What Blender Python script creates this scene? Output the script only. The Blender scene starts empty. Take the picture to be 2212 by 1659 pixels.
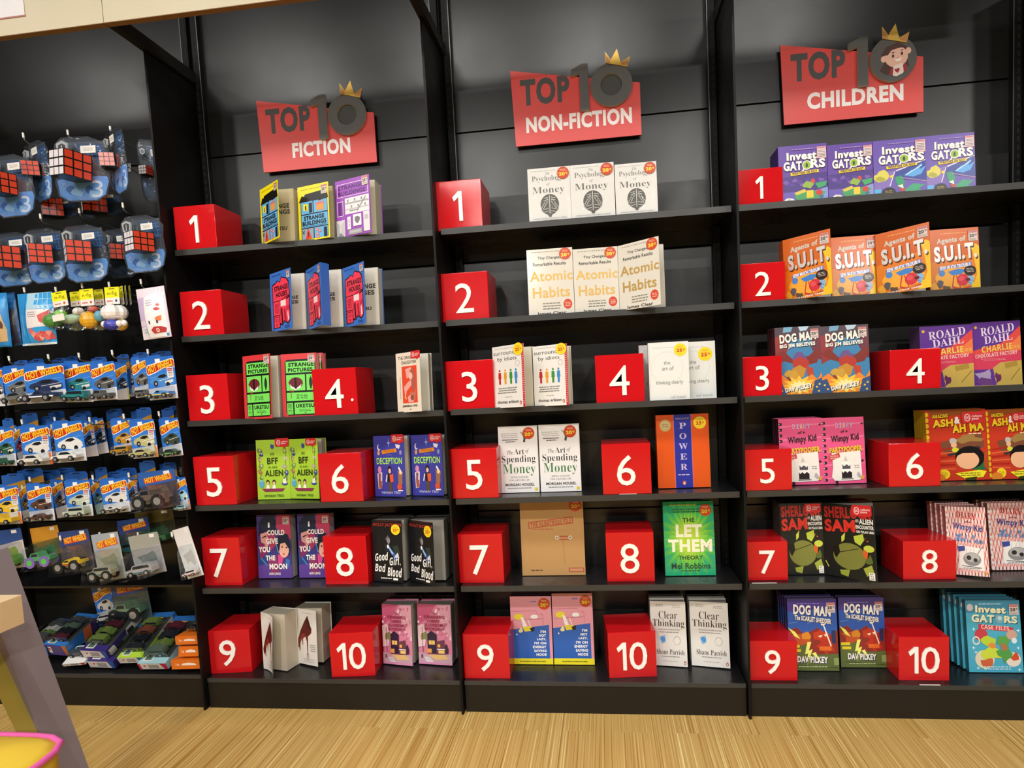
import bpy, bmesh, math, random
from mathutils import Vector, Matrix
random.seed(7)
SC = bpy.context.scene
COL = SC.collection
# ------------------------------------------------------------------ camera
FW, FH = 2212.0, 1659.0
FOC, PPX, PPY = 1268.6, 53.8, 79.4
CAM = Vector((1.43917, -1.84498, 1.10205))
RM = Matrix(((0.9925394, -0.0411617, -0.1147657),
             (0.1115161, -0.0740632, 0.9909989),
             (-0.0492911, -0.9964037, -0.0689204)))       # columns: right, down, forward
cd = bpy.data.cameras.new('camera'); cam = bpy.data.objects.new('camera', cd); COL.objects.link(cam)
cd.sensor_fit = 'HORIZONTAL'; cd.sensor_width = 36.0; cd.lens = 36.0 * FOC / FW
cd.shift_x = -PPX / FW; cd.shift_y = PPY / FW; cd.clip_start = 0.02
r_, d_, f_ = RM.col[0], RM.col[1], RM.col[2]
cam.matrix_world = Matrix(((r_[0], -d_[0], -f_[0], CAM[0]), (r_[1], -d_[1], -f_[1], CAM[1]),
                           (r_[2], -d_[2], -f_[2], CAM[2]), (0, 0, 0, 1)))
SC.camera = cam
# ------------------------------------------------------------------ world, lamps, exposure
SC.view_settings.view_transform = 'Standard'; SC.view_settings.look = 'None'
SC.view_settings.gamma = 1.0; SC.view_settings.use_curve_mapping = False
SC.view_settings.exposure = -0.13
wd = bpy.data.worlds.new('shop_ambient'); SC.world = wd; wd.use_nodes = True
wd.node_tree.nodes['Background'].inputs[0].default_value = (1.0, 0.97, 0.92, 1)
wd.node_tree.nodes['Background'].inputs[1].default_value = 0.06
def lamp(x, y, z, power, size, size_y=None, col=(1, 0.97, 0.92)):
    l = bpy.data.lights.new('ceiling_lamp', 'AREA'); l.energy = power; l.color = col
    l.shape = 'RECTANGLE' if size_y else 'DISK'; l.size = size
    if size_y: l.size_y = size_y
    o = bpy.data.objects.new('ceiling_lamp', l); o.location = (x, y, z); COL.objects.link(o)
    return o
for lx in (-1.5, -0.4, 0.62, 1.45, 2.45):                 # row of ceiling lamps in front of the shelving
    lamp(lx, -1.40, 3.05, 16, 0.5, 0.36)
for ly, e in ((-3.0, 40), (-4.9, 86)):                    # further rows across the shop
    for lx in (-1.6, 0.4, 2.4, 4.4):
        lamp(lx, ly, 2.95, e, 0.25)

lamp(-1.45, -11.6, 3.0, 40, 0.5)                          # one far lamp that mirrors in the red boxes

# ------------------------------------------------------------------ helpers
def ray(u, v):
    return r_ * ((u - FW/2 - PPX)/FOC) + d_ * ((v - FH/2 - PPY)/FOC) + f_
def at(u, v, Y):
    d = ray(u, v); return CAM + d * ((Y - CAM.y)/d.y)
def atx(u, v, X):
    d = ray(u, v); return CAM + d * ((X - CAM.x)/d.x)
def onz(u, v, z):
    d = ray(u, v); return CAM + d * ((z - CAM.z)/d.z)
def lin(h):
    h = h.lstrip('#')
    o = []
    for i in (0, 2, 4):
        c = int(h[i:i+2], 16)/255.0
        o.append(c/12.92 if c <= 0.04045 else ((c + 0.055)/1.055)**2.4)
    return tuple(o) + (1,)
_m = {}
def mat(h, rough=0.4, metal=0.0, spec=0.5, vary=0.0):
    k = (h, rough, metal, spec, vary)
    if k in _m: return _m[k]
    m = bpy.data.materials.new('colour_' + h.lstrip('#')); m.use_nodes = True
    nt = m.node_tree; b = nt.nodes['Principled BSDF']
    b.inputs['Base Color'].default_value = lin(h); b.inputs['Roughness'].default_value = rough
    b.inputs['Metallic'].default_value = metal; b.inputs['Specular IOR Level'].default_value = spec
    if vary:
        n = nt.nodes.new('ShaderNodeTexNoise'); n.inputs['Scale'].default_value = 14; n.inputs['Detail'].default_value = 4
        tc = nt.nodes.new('ShaderNodeTexCoord'); nt.links.new(tc.outputs['Object'], n.inputs['Vector'])
        mr = nt.nodes.new('ShaderNodeMapRange'); mr.inputs[3].default_value = rough - vary; mr.inputs[4].default_value = rough + vary
        nt.links.new(n.outputs[0], mr.inputs[0]); nt.links.new(mr.outputs[0], b.inputs['Roughness'])
    _m[k] = m
    return m
def clear_plastic(name, tint=(1, 1, 1), gl=0.22, rough=0.12):
    m = bpy.data.materials.new(name); m.use_nodes = True; nt = m.node_tree; nt.nodes.clear()
    o = nt.nodes.new('ShaderNodeOutputMaterial'); mx = nt.nodes.new('ShaderNodeMixShader')
    t = nt.nodes.new('ShaderNodeBsdfTransparent'); t.inputs[0].default_value = tint + (1,)
    g = nt.nodes.new('ShaderNodeBsdfGlossy'); g.inputs['Roughness'].default_value = rough
    n = nt.nodes.new('ShaderNodeTexNoise'); n.inputs['Scale'].default_value = 45
    bp = nt.nodes.new('ShaderNodeBump'); bp.inputs['Strength'].default_value = 0.35; bp.inputs['Distance'].default_value = 0.01
    lw = nt.nodes.new('ShaderNodeLayerWeight'); lw.inputs[0].default_value = gl
    tc = nt.nodes.new('ShaderNodeTexCoord')
    nt.links.new(tc.outputs['Object'], n.inputs['Vector']); nt.links.new(n.outputs[0], bp.inputs['Height'])
    nt.links.new(bp.outputs[0], g.inputs['Normal'])
    nt.links.new(lw.outputs['Facing'], mx.inputs[0]); nt.links.new(t.outputs[0], mx.inputs[1]); nt.links.new(g.outputs[0], mx.inputs[2])
    nt.links.new(mx.outputs[0], o.inputs[0])
    return m
class MB:
    """collects shapes with their materials; build() links them as ONE mesh object"""
    def __init__(s): s.v = []; s.f = []; s.m = []; s.mats = []
    def mi(s, m):
        if m not in s.mats: s.mats.append(m)
        return s.mats.index(m)
    def add(s, vs, fs, m):
        b = len(s.v); i = s.mi(m)
        s.v += [tuple(q) for q in vs]
        for f in fs: s.f.append([b + k for k in f]); s.m.append(i)
    def box(s, x0, y0, z0, x1, y1, z1, m, top=None):
        v = [(x0,y0,z0),(x1,y0,z0),(x1,y1,z0),(x0,y1,z0),(x0,y0,z1),(x1,y0,z1),(x1,y1,z1),(x0,y1,z1)]
        s.add(v, [(0,3,2,1),(4,5,6,7),(0,1,5,4),(1,2,6,5),(2,3,7,6),(3,0,4,7)], m)
    def hexa(s, v, m):
        s.add(v, [(0,3,2,1),(4,5,6,7),(0,1,5,4),(1,2,6,5),(2,3,7,6),(3,0,4,7)], m)
    def prism(s, pts, y0, y1, m, side=None):              # polygon in x-z, thick from y0 (front) to y1
        n = len(pts)
        s.add([(x, y0, z) for x, z in pts], [tuple(range(n))], m)
        s.add([(x, y1, z) for x, z in pts], [tuple(reversed(range(n)))], m)
        v = [(x, y0, z) for x, z in pts] + [(x, y1, z) for x, z in pts]
        s.add(v, [(i, (i+1) % n, n + (i+1) % n, n + i) for i in range(n)], side or m)
    def tube(s, pts, r, m, n=8):
        pts = [Vector(q) for q in pts]; vs = []; fs = []
        for i, q in enumerate(pts):
            a = pts[max(i-1, 0)]; b = pts[min(i+1, len(pts)-1)]; d = (b - a).normalized()
            u = d.orthogonal().normalized() if i == 0 else (u - d*u.dot(d)).normalized()
            w = d.cross(u); rr = r[i] if isinstance(r, (list, tuple)) else r
            for k in range(n):
                t = 2*math.pi*k/n; vs.append(q + (u*math.cos(t) + w*math.sin(t))*rr)
        for i in range(len(pts)-1):
            for k in range(n): fs.append((i*n+k, i*n+(k+1) % n, (i+1)*n+(k+1) % n, (i+1)*n+k))
        fs.append(tuple(reversed(range(n)))); fs.append(tuple(range((len(pts)-1)*n, len(pts)*n)))
        s.add(vs, fs, m)
    def ball(s, c, r, m, nu=12, nv=8):
        vs = []; fs = []
        rx, ry, rz = r if isinstance(r, (tuple, list)) else (r, r, r)
        for j in range(nv+1):
            a = math.pi*j/nv
            for i in range(nu):
                t = 2*math.pi*i/nu
                vs.append((c[0]+rx*math.sin(a)*math.cos(t), c[1]+ry*math.sin(a)*math.sin(t), c[2]+rz*math.cos(a)))
        for j in range(nv):
            for i in range(nu): fs.append((j*nu+i, j*nu+(i+1) % nu, (j+1)*nu+(i+1) % nu, (j+1)*nu+i))
        s.add(vs, fs, m)
    def mesh(s, name):
        me = bpy.data.meshes.new(name); me.from_pydata(s.v, [], s.f)
        for m in s.mats: me.materials.append(m)
        me.polygons.foreach_set('material_index', s.m); me.update()
        return me
    def build(s, name, parent=None, bevel=0, smooth=False):
        me = s.mesh(name)
        if bevel or smooth:
            bm = bmesh.new(); bm.from_mesh(me); bmesh.ops.remove_doubles(bm, verts=bm.verts, dist=1e-6)
            if bevel: bmesh.ops.bevel(bm, geom=list(bm.edges), offset=bevel, segments=2, affect='EDGES', profile=0.6)
            bm.to_mesh(me); bm.free()
        if smooth:
            for q in me.polygons: q.use_smooth = True
        return link(name, me, parent)
def link(name, me, parent=None):
    o = bpy.data.objects.new(name, me); COL.objects.link(o)
    if parent: o.parent = parent
    return o
def tag(o, label, cat, group=None):
    o['label'] = label; o['category'] = cat
    if group: o['group'] = group
    return o
def thing(name, loc, label, cat, group=None, rot=(0, 0, 0)):
    o = bpy.data.objects.new(name, None); o.empty_display_size = 0.05
    o.location = loc; o.rotation_euler = rot; COL.objects.link(o)
    return tag(o, label, cat, group)
def struct(o):
    o['kind'] = 'structure'; return o
def copy_tree(o, parent=None):
    c = o.copy(); COL.objects.link(c)
    if parent: c.parent = parent
    for ch in list(o.children): copy_tree(ch, c)
    return c
# ---- lettering: text -> flat mesh normalised to its own bounding box
_t = {}
def _mathmap(s, up, lo, dg=None, special=None):
    o = ''
    for ch in s:
        if special and ch in special: o += special[ch]
        elif 'A' <= ch <= 'Z': o += chr(up + ord(ch) - 65)
        elif 'a' <= ch <= 'z': o += chr(lo + ord(ch) - 97)
        elif dg and '0' <= ch <= '9': o += chr(dg + ord(ch) - 48)
        else: o += ch
    return o
def glyphs(text, st):
    k = (text, st)
    if k in _t: return _t[k]
    off = 0.0; s = text
    if st == 'b': off = 0.022
    elif st == 'x': off = 0.045
    elif st == 'd': off = 0.002
    elif st == 'f': s = _mathmap(text, 0x1D400, 0x1D41A, 0x1D7CE)
    elif st == 'g': s = _mathmap(text, 0x1D400, 0x1D41A, 0x1D7CE); off = -0.011
    elif st == 'i': s = _mathmap(text, 0x1D434, 0x1D44E, None, {'h': '\u210e'})
    elif st == 'c': s = _mathmap(text, 0x1D4D0, 0x1D4EA); off = 0.012
    elif st == 'm': s = _mathmap(text, 0x1D5D4, 0x1D5EE, 0x1D7EC); off = 0.006
    elif st == 'n': s = _mathmap(text, 0x1D63C, 0x1D656)
    cu = bpy.data.curves.new('t', 'FONT'); cu.body = s; cu.size = 1.0; cu.offset = off; cu.resolution_u = 3
    cu.space_character = {'x': 1.10, 'b': 1.05, 'd': 1.0}.get(st, 1.02)
    cu.fill_mode = 'FRONT'
    ob = bpy.data.objects.new('t', cu); me = ob.to_mesh()
    vs = [tuple(v.co) for v in me.vertices]; fs = [tuple(p.vertices) for p in me.polygons]
    ob.to_mesh_clear(); bpy.data.objects.remove(ob); bpy.data.curves.remove(cu)
    if not vs: vs, fs = [(0, 0, 0), (1, 0, 0), (1, .1, 0), (0, .1, 0)], [(0, 1, 2, 3)]
    x0 = min(v[0] for v in vs); x1 = max(v[0] for v in vs); y0 = min(v[1] for v in vs); y1 = max(v[1] for v in vs)
    vs = [((v[0]-x0)/(x1-x0), (v[1]-y0)/(y1-y0)) for v in vs]
    _t[k] = (vs, fs, (x1-x0)/(y1-y0))
    return _t[k]
ONE = [(0, .80), (.62, 1), (1, 1), (1, 0), (.62, 0), (.62, .80), (.16, .66)]
def numeral(mb, text, x0, z0, h, y0, y1, m, side):
    x = x0
    for ch in text:
        if ch == '1':
            w = h*0.34; mb.prism([(x + w*a, z0 + h*b) for a, b in ONE][::-1], y0, y1, m, side); x += w + h*0.10
        else:
            w = glyphs(ch, 'd')[2]*h; solid_text(mb, ch, 'd', x, z0, x + w, z0 + h, y0, y1, m, side); x += w + h*0.08
def numeral_width(text, h): return sum((h*0.34 + h*0.10) if c == '1' else glyphs(c, 'd')[2]*h + h*0.08 for c in text) - h*0.08
def solid_text(mb, text, st, x0, z0, x1, z1, y0, y1, m, side=None):
    vs, fs, _ = glyphs(text, st); n = len(vs)
    P = [(x0+(x1-x0)*a, z0+(z1-z0)*b) for a, b in vs]
    mb.add([(x, y0, z) for x, z in P], fs, m)
    ec = {}
    for f in fs:
        for i in range(len(f)):
            e = (f[i], f[(i+1) % len(f)]); ec[tuple(sorted(e))] = ec.get(tuple(sorted(e)), 0) + 1
    sd = [e for e, c in ec.items() if c == 1]
    mb.add([(x, y0, z) for x, z in P] + [(x, y1, z) for x, z in P], [(a, b, n+b, n+a) for a, b in sd], side or m)
# ---- printed art: a list of shapes in per cent of the sheet (u right, v DOWN), drawn in order
class Art:
    def __init__(s, glossy=0.33): s.v = []; s.f = []; s.m = []; s.mats = []; s.l = 0; s.g = glossy; s.k = []
    def _mi(s, c):
        m = c if not isinstance(c, str) else mat(c, s.g)
        if m not in s.mats: s.mats.append(m)
        return s.mats.index(m)
    def _clip(s, p):
        for ax, lim, sg in ((0,0,1),(0,100,-1),(1,0,1),(1,100,-1)):
            o = []
            for i in range(len(p)):
                a, b = p[i-1], p[i]; da, db = sg*(a[ax]-lim), sg*(b[ax]-lim)
                if (da < 0) != (db < 0):
                    t = da/(da-db); o.append((a[0]+(b[0]-a[0])*t, a[1]+(b[1]-a[1])*t))
                if db >= 0: o.append(b)
            p = o
            if not p: break
        return p
    def _add(s, vs, fs, c):
        if any(x < 0 or x > 100 or y < 0 or y > 100 for x, y in vs):
            nv, nf = [], []
            for f in fs:
                q = s._clip([vs[k] for k in f])
                if len(q) > 2: nf.append(tuple(range(len(nv), len(nv)+len(q)))); nv += q
            vs, fs = nv, nf
        b = len(s.v); i = s._mi(c); s.l += 1
        s.v += [(x/100.0, 1 - y/100.0, s.l) for x, y in vs]
        for f in fs: s.f.append([b+k for k in f]); s.m.append(i)
    def R(s, x0, y0, x1, y1, c): s._add([(x0,y0),(x1,y0),(x1,y1),(x0,y1)], [(3,2,1,0)], c)
    def F(s, x0, y0, x1, y1, w, c, a=0.65):                # outlined frame; w in % of width
        h = w*a
        s.R(x0,y0,x1,y0+h,c); s.l -= 1; s.R(x0,y1-h,x1,y1,c); s.l -= 1; s.R(x0,y0+h,x0+w,y1-h,c); s.l -= 1; s.R(x1-w,y0+h,x1,y1-h,c)
    def E(s, cx, cy, rx, ry, c, n=20, a0=0, a1=360):
        p = [(cx+rx*math.cos(math.radians(a0+(a1-a0)*i/n)), cy+ry*math.sin(math.radians(a0+(a1-a0)*i/n))) for i in range(n + (0 if a1-a0 == 360 else 1))]
        s._add(p, [tuple(range(len(p)))], c)
    def O(s, cx, cy, rx, ry, t, c, n=20):                  # ring
        p = []
        for i in range(n):
            a = 2*math.pi*i/n; p += [(cx+rx*math.cos(a), cy+ry*math.sin(a)), (cx+rx*(1-t)*math.cos(a), cy+ry*(1-t)*math.sin(a))]
        s._add(p, [(2*i, (2*i+2) % (2*n), (2*i+3) % (2*n), 2*i+1) for i in range(n)], c)
    def G(s, p, c):
        q = list(zip(p[::2], p[1::2])); s._add(q, [tuple(range(len(q)))], c)
    def B(s, cx, cy, rx, ry, c, n=14, j=0.18, seed=1):      # irregular blob
        rd = random.Random(seed); p = []
        for i in range(n):
            a = 2*math.pi*i/n; k = 1 + rd.uniform(-j, j); p.append((cx+rx*k*math.cos(a), cy+ry*k*math.sin(a)))
        s._add(p, [tuple(range(n))], c)
    def S(s, cx, cy, rx, ry, n, k, c, ph=-90):              # star / burst
        p = []
        for i in range(2*n):
            a = math.radians(ph + 180.0*i/n); q = 1 if i % 2 == 0 else k; p.append((cx+rx*q*math.cos(a), cy+ry*q*math.sin(a)))
        s._add(p, [tuple(range(2*n))], c)
    def L(s, x0, y0, x1, y1, w, c):
        dx, dy = x1-x0, y1-y0; d = math.hypot(dx, dy); nx, ny = -dy/d*w/2, dx/d*w/2
        s._add([(x0+nx,y0+ny),(x1+nx,y1+ny),(x1-nx,y1-ny),(x0-nx,y0-ny)], [(0,1,2,3)], c)
    def T(s, t, x0, y0, x1, y1, c, st='b', rot=0):
        vs, fs, _ = glyphs(t, st); w, h = x1-x0, y1-y0; cx, cy = (x0+x1)/2, (y0+y1)/2
        ca, sa = math.cos(math.radians(rot)), math.sin(math.radians(rot)); q = []
        for a, b in vs:
            X, Y = (a-.5)*w, (.5-b)*h; q.append((cx+X*ca-Y*sa*1.0, cy+X*sa+Y*ca))
        s._add(q, fs, c)
    def M(s, x0, y0, x1, y1, n, c, seed=3):                 # lines of print too small to read
        rd = random.Random(seed); h = (y1-y0)/n
        for i in range(n):
            a, b = x0 + rd.uniform(0, .12)*(x1-x0), x1 - rd.uniform(0, .12)*(x1-x0)
            y = y0 + h*i; x = a
            while x < b:
                e = min(b, x + rd.uniform(3, 9)); s.R(x, y+h*.2, e, y+h*.62, c); s.l -= 1; x = e + 1.3
        s.l += 1
    def place(s, mb, fn):
        """fn(u, v, layer) -> point"""
        b = len(mb.v); mb.v += [tuple(fn(*q)) for q in s.v]
        ix = [mb.mi(m) for m in s.mats]
        for f, i in zip(s.f, s.m): mb.f.append([b+k for k in f]); mb.m.append(ix[i])
LAY = 6e-5
WRAP = clear_plastic('shrink_wrap', (0.99, 0.99, 0.99), 0.07, 0.06)
CLEAR = clear_plastic('clear_blister', (0.95, 0.97, 0.98), 0.10, 0.10)
# ------------------------------------------------------------------ large structure
P = 0.93; YB = 0.25
ZS = [1.603, 1.3101, 1.0201, 0.7243, 0.4296, 0.1085]      # tops of the shelves, highest first
YS = [0.0415, 0.0357, 0.0267, 0.0266, 0.0261, 0.0153]     # their front edges
def zf(s): return ZS[s] - (0.006 if s < 3 else 0.0)          # the upper shelves have a raised front edge
def laminate(name, col, rough, vary=0.08, spec=0.5):
    m = bpy.data.materials.new(name); m.use_nodes = True; nt = m.node_tree; b = nt.nodes['Principled BSDF']
    b.inputs['Base Color'].default_value = lin(col); b.inputs['Specular IOR Level'].default_value = spec
    n = nt.nodes.new('ShaderNodeTexNoise'); n.inputs['Scale'].default_value = 7; n.inputs['Detail'].default_value = 5
    tc = nt.nodes.new('ShaderNodeTexCoord'); nt.links.new(tc.outputs['Object'], n.inputs['Vector'])
    mr = nt.nodes.new('ShaderNodeMapRange'); mr.inputs[1].default_value = .3; mr.inputs[2].default_value = .7
    mr.inputs[3].default_value = rough - vary; mr.inputs[4].default_value = rough + vary
    nt.links.new(n.outputs[0], mr.inputs[0]); nt.links.new(mr.outputs[0], b.inputs['Roughness'])
    n2 = nt.nodes.new('ShaderNodeTexNoise'); n2.inputs['Scale'].default_value = 900; nt.links.new(tc.outputs['Object'], n2.inputs['Vector'])
    bp = nt.nodes.new('ShaderNodeBump'); bp.inputs['Strength'].default_value = 0.08; bp.inputs['Distance'].default_value = 0.001
    nt.links.new(n2.outputs[0], bp.inputs['Height']); nt.links.new(bp.outputs[0], b.inputs['Normal'])
    return m
M_PANEL = laminate('black_laminate', '#131413', 0.31, 0.02, 0.55)
M_SIDE = laminate('black_side_laminate', '#0d0d0d', 0.5, 0.08, 0.2)
M_SHELF = laminate('black_shelf_steel', '#191819', 0.28)
M_LIP = laminate('charcoal_shelf_edge', '#343433', 0.38)
M_KICK = laminate('black_brown_plinth', '#1d1812', 0.5, 0.08, 0.3)
M_STOP = laminate('charcoal_back_strip', '#1c1d1d', 0.4)
M_SLOT = mat('#050505', 0.8)
M_EDGE = mat('#6f716f', 0.35, 0.6)
M_CREAM = laminate('cream_fascia_board', '#c4bba2', 0.5)
M_BROWN = mat('#7a5a34', 0.6)
# floor: wood strips that run towards the shelving
mf = bpy.data.materials.new('strip_wood_floor'); mf.use_nodes = True
nt = mf.node_tree; b = nt.nodes['Principled BSDF']; b.inputs['Roughness'].default_value = 0.42
N = nt.nodes.new; K = nt.links.new
tc = N('ShaderNodeTexCoord'); mp = N('ShaderNodeMapping'); mp.inputs['Rotation'].default_value = (0, 0, math.pi/2)
mp.inputs['Location'].default_value = (0.54, 0, 0)
K(tc.outputs['Object'], mp.inputs[0])
br = N('ShaderNodeTexBrick'); br.inputs['Scale'].default_value = 1.0; br.inputs['Mortar Size'].default_value = 0.0
br.inputs['Brick Width'].default_value = 0.62; br.inputs['Row Height'].default_value = 0.085; br.offset = 0.37
br.inputs['Color1'].default_value = (0, 0, 0, 1); br.inputs['Color2'].default_value = (1, 1, 1, 1)
K(mp.outputs[0], br.inputs[0])
m2 = N('ShaderNodeMapping'); m2.inputs['Scale'].default_value = (230, 1.3, 1); K(tc.outputs['Object'], m2.inputs[0])
n1 = N('ShaderNodeTexNoise'); n1.noise_dimensions = '4D'; n1.inputs['Scale'].default_value = 1.0; n1.inputs['Detail'].default_value = 4.5
K(m2.outputs[0], n1.inputs['Vector'])
mu = N('ShaderNodeMath'); mu.operation = 'MULTIPLY'; mu.inputs[1].default_value = 40; K(br.outputs[0], mu.inputs[0]); K(mu.outputs[0], n1.inputs['W'])
cr = N('ShaderNodeValToRGB'); e = cr.color_ramp
e.elements[0].position = 0.33; e.elements[0].color = lin('#9c7232')
e.elements[1].position = 0.69; e.elements[1].color = lin('#ecd59a')
for ps, c in ((0.42, '#bd9450'), (0.52, '#c8a35e'), (0.61, '#d2b06c'), (0.645, '#e3c98a')):
    q = e.elements.new(ps); q.color = lin(c)
K(n1.outputs[0], cr.inputs[0]); K(cr.outputs[0], b.inputs['Base Color'])
mb = MB(); mb.box(-3.2, -6.0, -0.03, 5.5, 0.34, 0.0, mf); struct(mb.build('floor'))
mb = MB(); mb.box(-3.2, 0.30, 0.0, 5.5, 0.34, 2.95, mat('#1c1c1b', 0.6)); struct(mb.build('wall_back'))

def bay(b, label, toys=False):
    x0 = b*P; x1 = x0 + P
    t = thing('shelving_bay', (x0, 0, 0), label, 'shelving', 'black shelving bays')
    def pc(name, mb, bevel=0, par=t):
        return mb.build(name, par, bevel)
    m = MB()
    z = 0.0
    for z1 in (0.085, 0.535, 0.985, 1.435, 1.885, 2.6):
        pass
    for za, zb in ((0.0, 0.18), (0.186, 0.629), (0.635, 1.079), (1.085, 1.529), (1.535, 1.979), (1.985, 2.62)):
        m = MB(); m.box(0.006, YB, za, P - 0.008, YB + 0.02, zb, M_PANEL); pc('back_panel', m)
    m = MB(); m.box(-0.006, 0.0, 0.0, 0.001, YB + 0.02, 2.245, M_SIDE); pc('side_panel', m)
    if b == 2:
        m = MB(); m.box(P - 0.006, 0.0, 0.0, P + 0.001, YB + 0.02, 2.245, M_SIDE); pc('side_panel', m)
    m = MB(); m.box(-0.012, -0.139, 2.238, 0.012, YB - 0.02, 2.278, mat('#0c0c0c', 0.6)); pc('top_bracket', m)
    for xa, xe in ((0.007, 0.031), (P - 0.034, P - 0.010)):
        m = MB(); m.box(xa, YB - 0.022, 0.12, xe, YB, 2.60, M_SIDE)
        ex = xe if xa < 0.1 else xa
        m.box(ex - 0.0012, YB - 0.0235, 1.62, ex + 0.0012, YB - 0.022, 2.60, M_EDGE)
        xm = (xa + xe)/2 - (0.003 if xa < 0.1 else -0.003)
        for i in range(94):
            zz = 0.14 + i*0.026; m.box(xm - 0.0035, YB - 0.0226, zz, xm + 0.0035, YB - 0.022, zz + 0.016, M_SLOT)
        pc('slotted_upright', m)
    if not toys:
        for s in range(5):
            m = MB(); z = ZS[s]; y = YS[s]
            m.box(0.010, y, z - 0.019, P - 0.012, y + 0.003, z, M_LIP)
            m.box(0.010, y + 0.003, z - 0.019, P - 0.012, YB - 0.001, zf(s), M_SHELF)
            sh = pc('shelf', m)
            m = MB(); m.box(0.034, YB - 0.006, z, P - 0.036, YB - 0.001, z + 0.148, M_STOP); m.build('back_strip', sh)
    else:
        m = MB(); m.box(0.010, 0.10, 0.41, P - 0.012, YB - 0.001, 0.418, M_SHELF); pc('shelf', m)
    m = MB(); z = ZS[5] + (0.012 if toys else 0); y = YS[5]
    m.box(0.006, y + 0.004, z - 0.012, P - 0.010, YB, z, M_SHELF); m.box(0.006, y, z - 0.014, P - 0.010, y + 0.004, z, M_LIP)
    pc('base_deck', m)
    m = MB(); m.box(0.006, y + 0.003, 0.0, P - 0.010, y + 0.018, z - 0.014, M_KICK); pc('plinth', m)
    if not toys:
        m = MB(); m.box(0.034, YB - 0.006, z, P - 0.036, YB - 0.001, z + 0.148, M_STOP); pc('back_strip', m)
    return t
bay(-1, 'black shelving bay on the far left hung with toy packs on hooks', True)
bay(0, 'black bookshelf bay under the fiction sign, between toys and middle bay')
bay(1, 'black bookshelf bay in the middle under the non-fiction sign')
bay(2, 'black bookshelf bay under the children sign at the right edge')
for xa, xb, lb in ((-0.95, -0.0012, 'cream fascia board over the toy bay, left of the seam'), (0.0012, 2.80, 'cream fascia board over the fiction bay, right of the seam')):
    m = MB(); m.box(0, -0.16, 2.232, xb - xa, -0.14, 2.36, M_CREAM); m.box(0, -0.16, 2.230, xb - xa, -0.14, 2.232, M_BROWN)
    o = m.build('fascia_board'); o.location = (xa, 0, 0); tag(o, lb, 'fascia', 'cream fascia boards above the shelving')
a = at(54, 32, -0.161)
m = MB(); m.box(-0.25, -0.0012, 0, 0, 0, 0.21, mat('#dcdbe0', 0.6))
m.box(-0.25, -0.0008, -0.004, 0.002, 0, 0, mat('#a8706a', 0.6)); o = m.build('paper_notice'); o.location = a
tag(o, 'white paper notice stuck on the cream fascia board at top left', 'notice')

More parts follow.
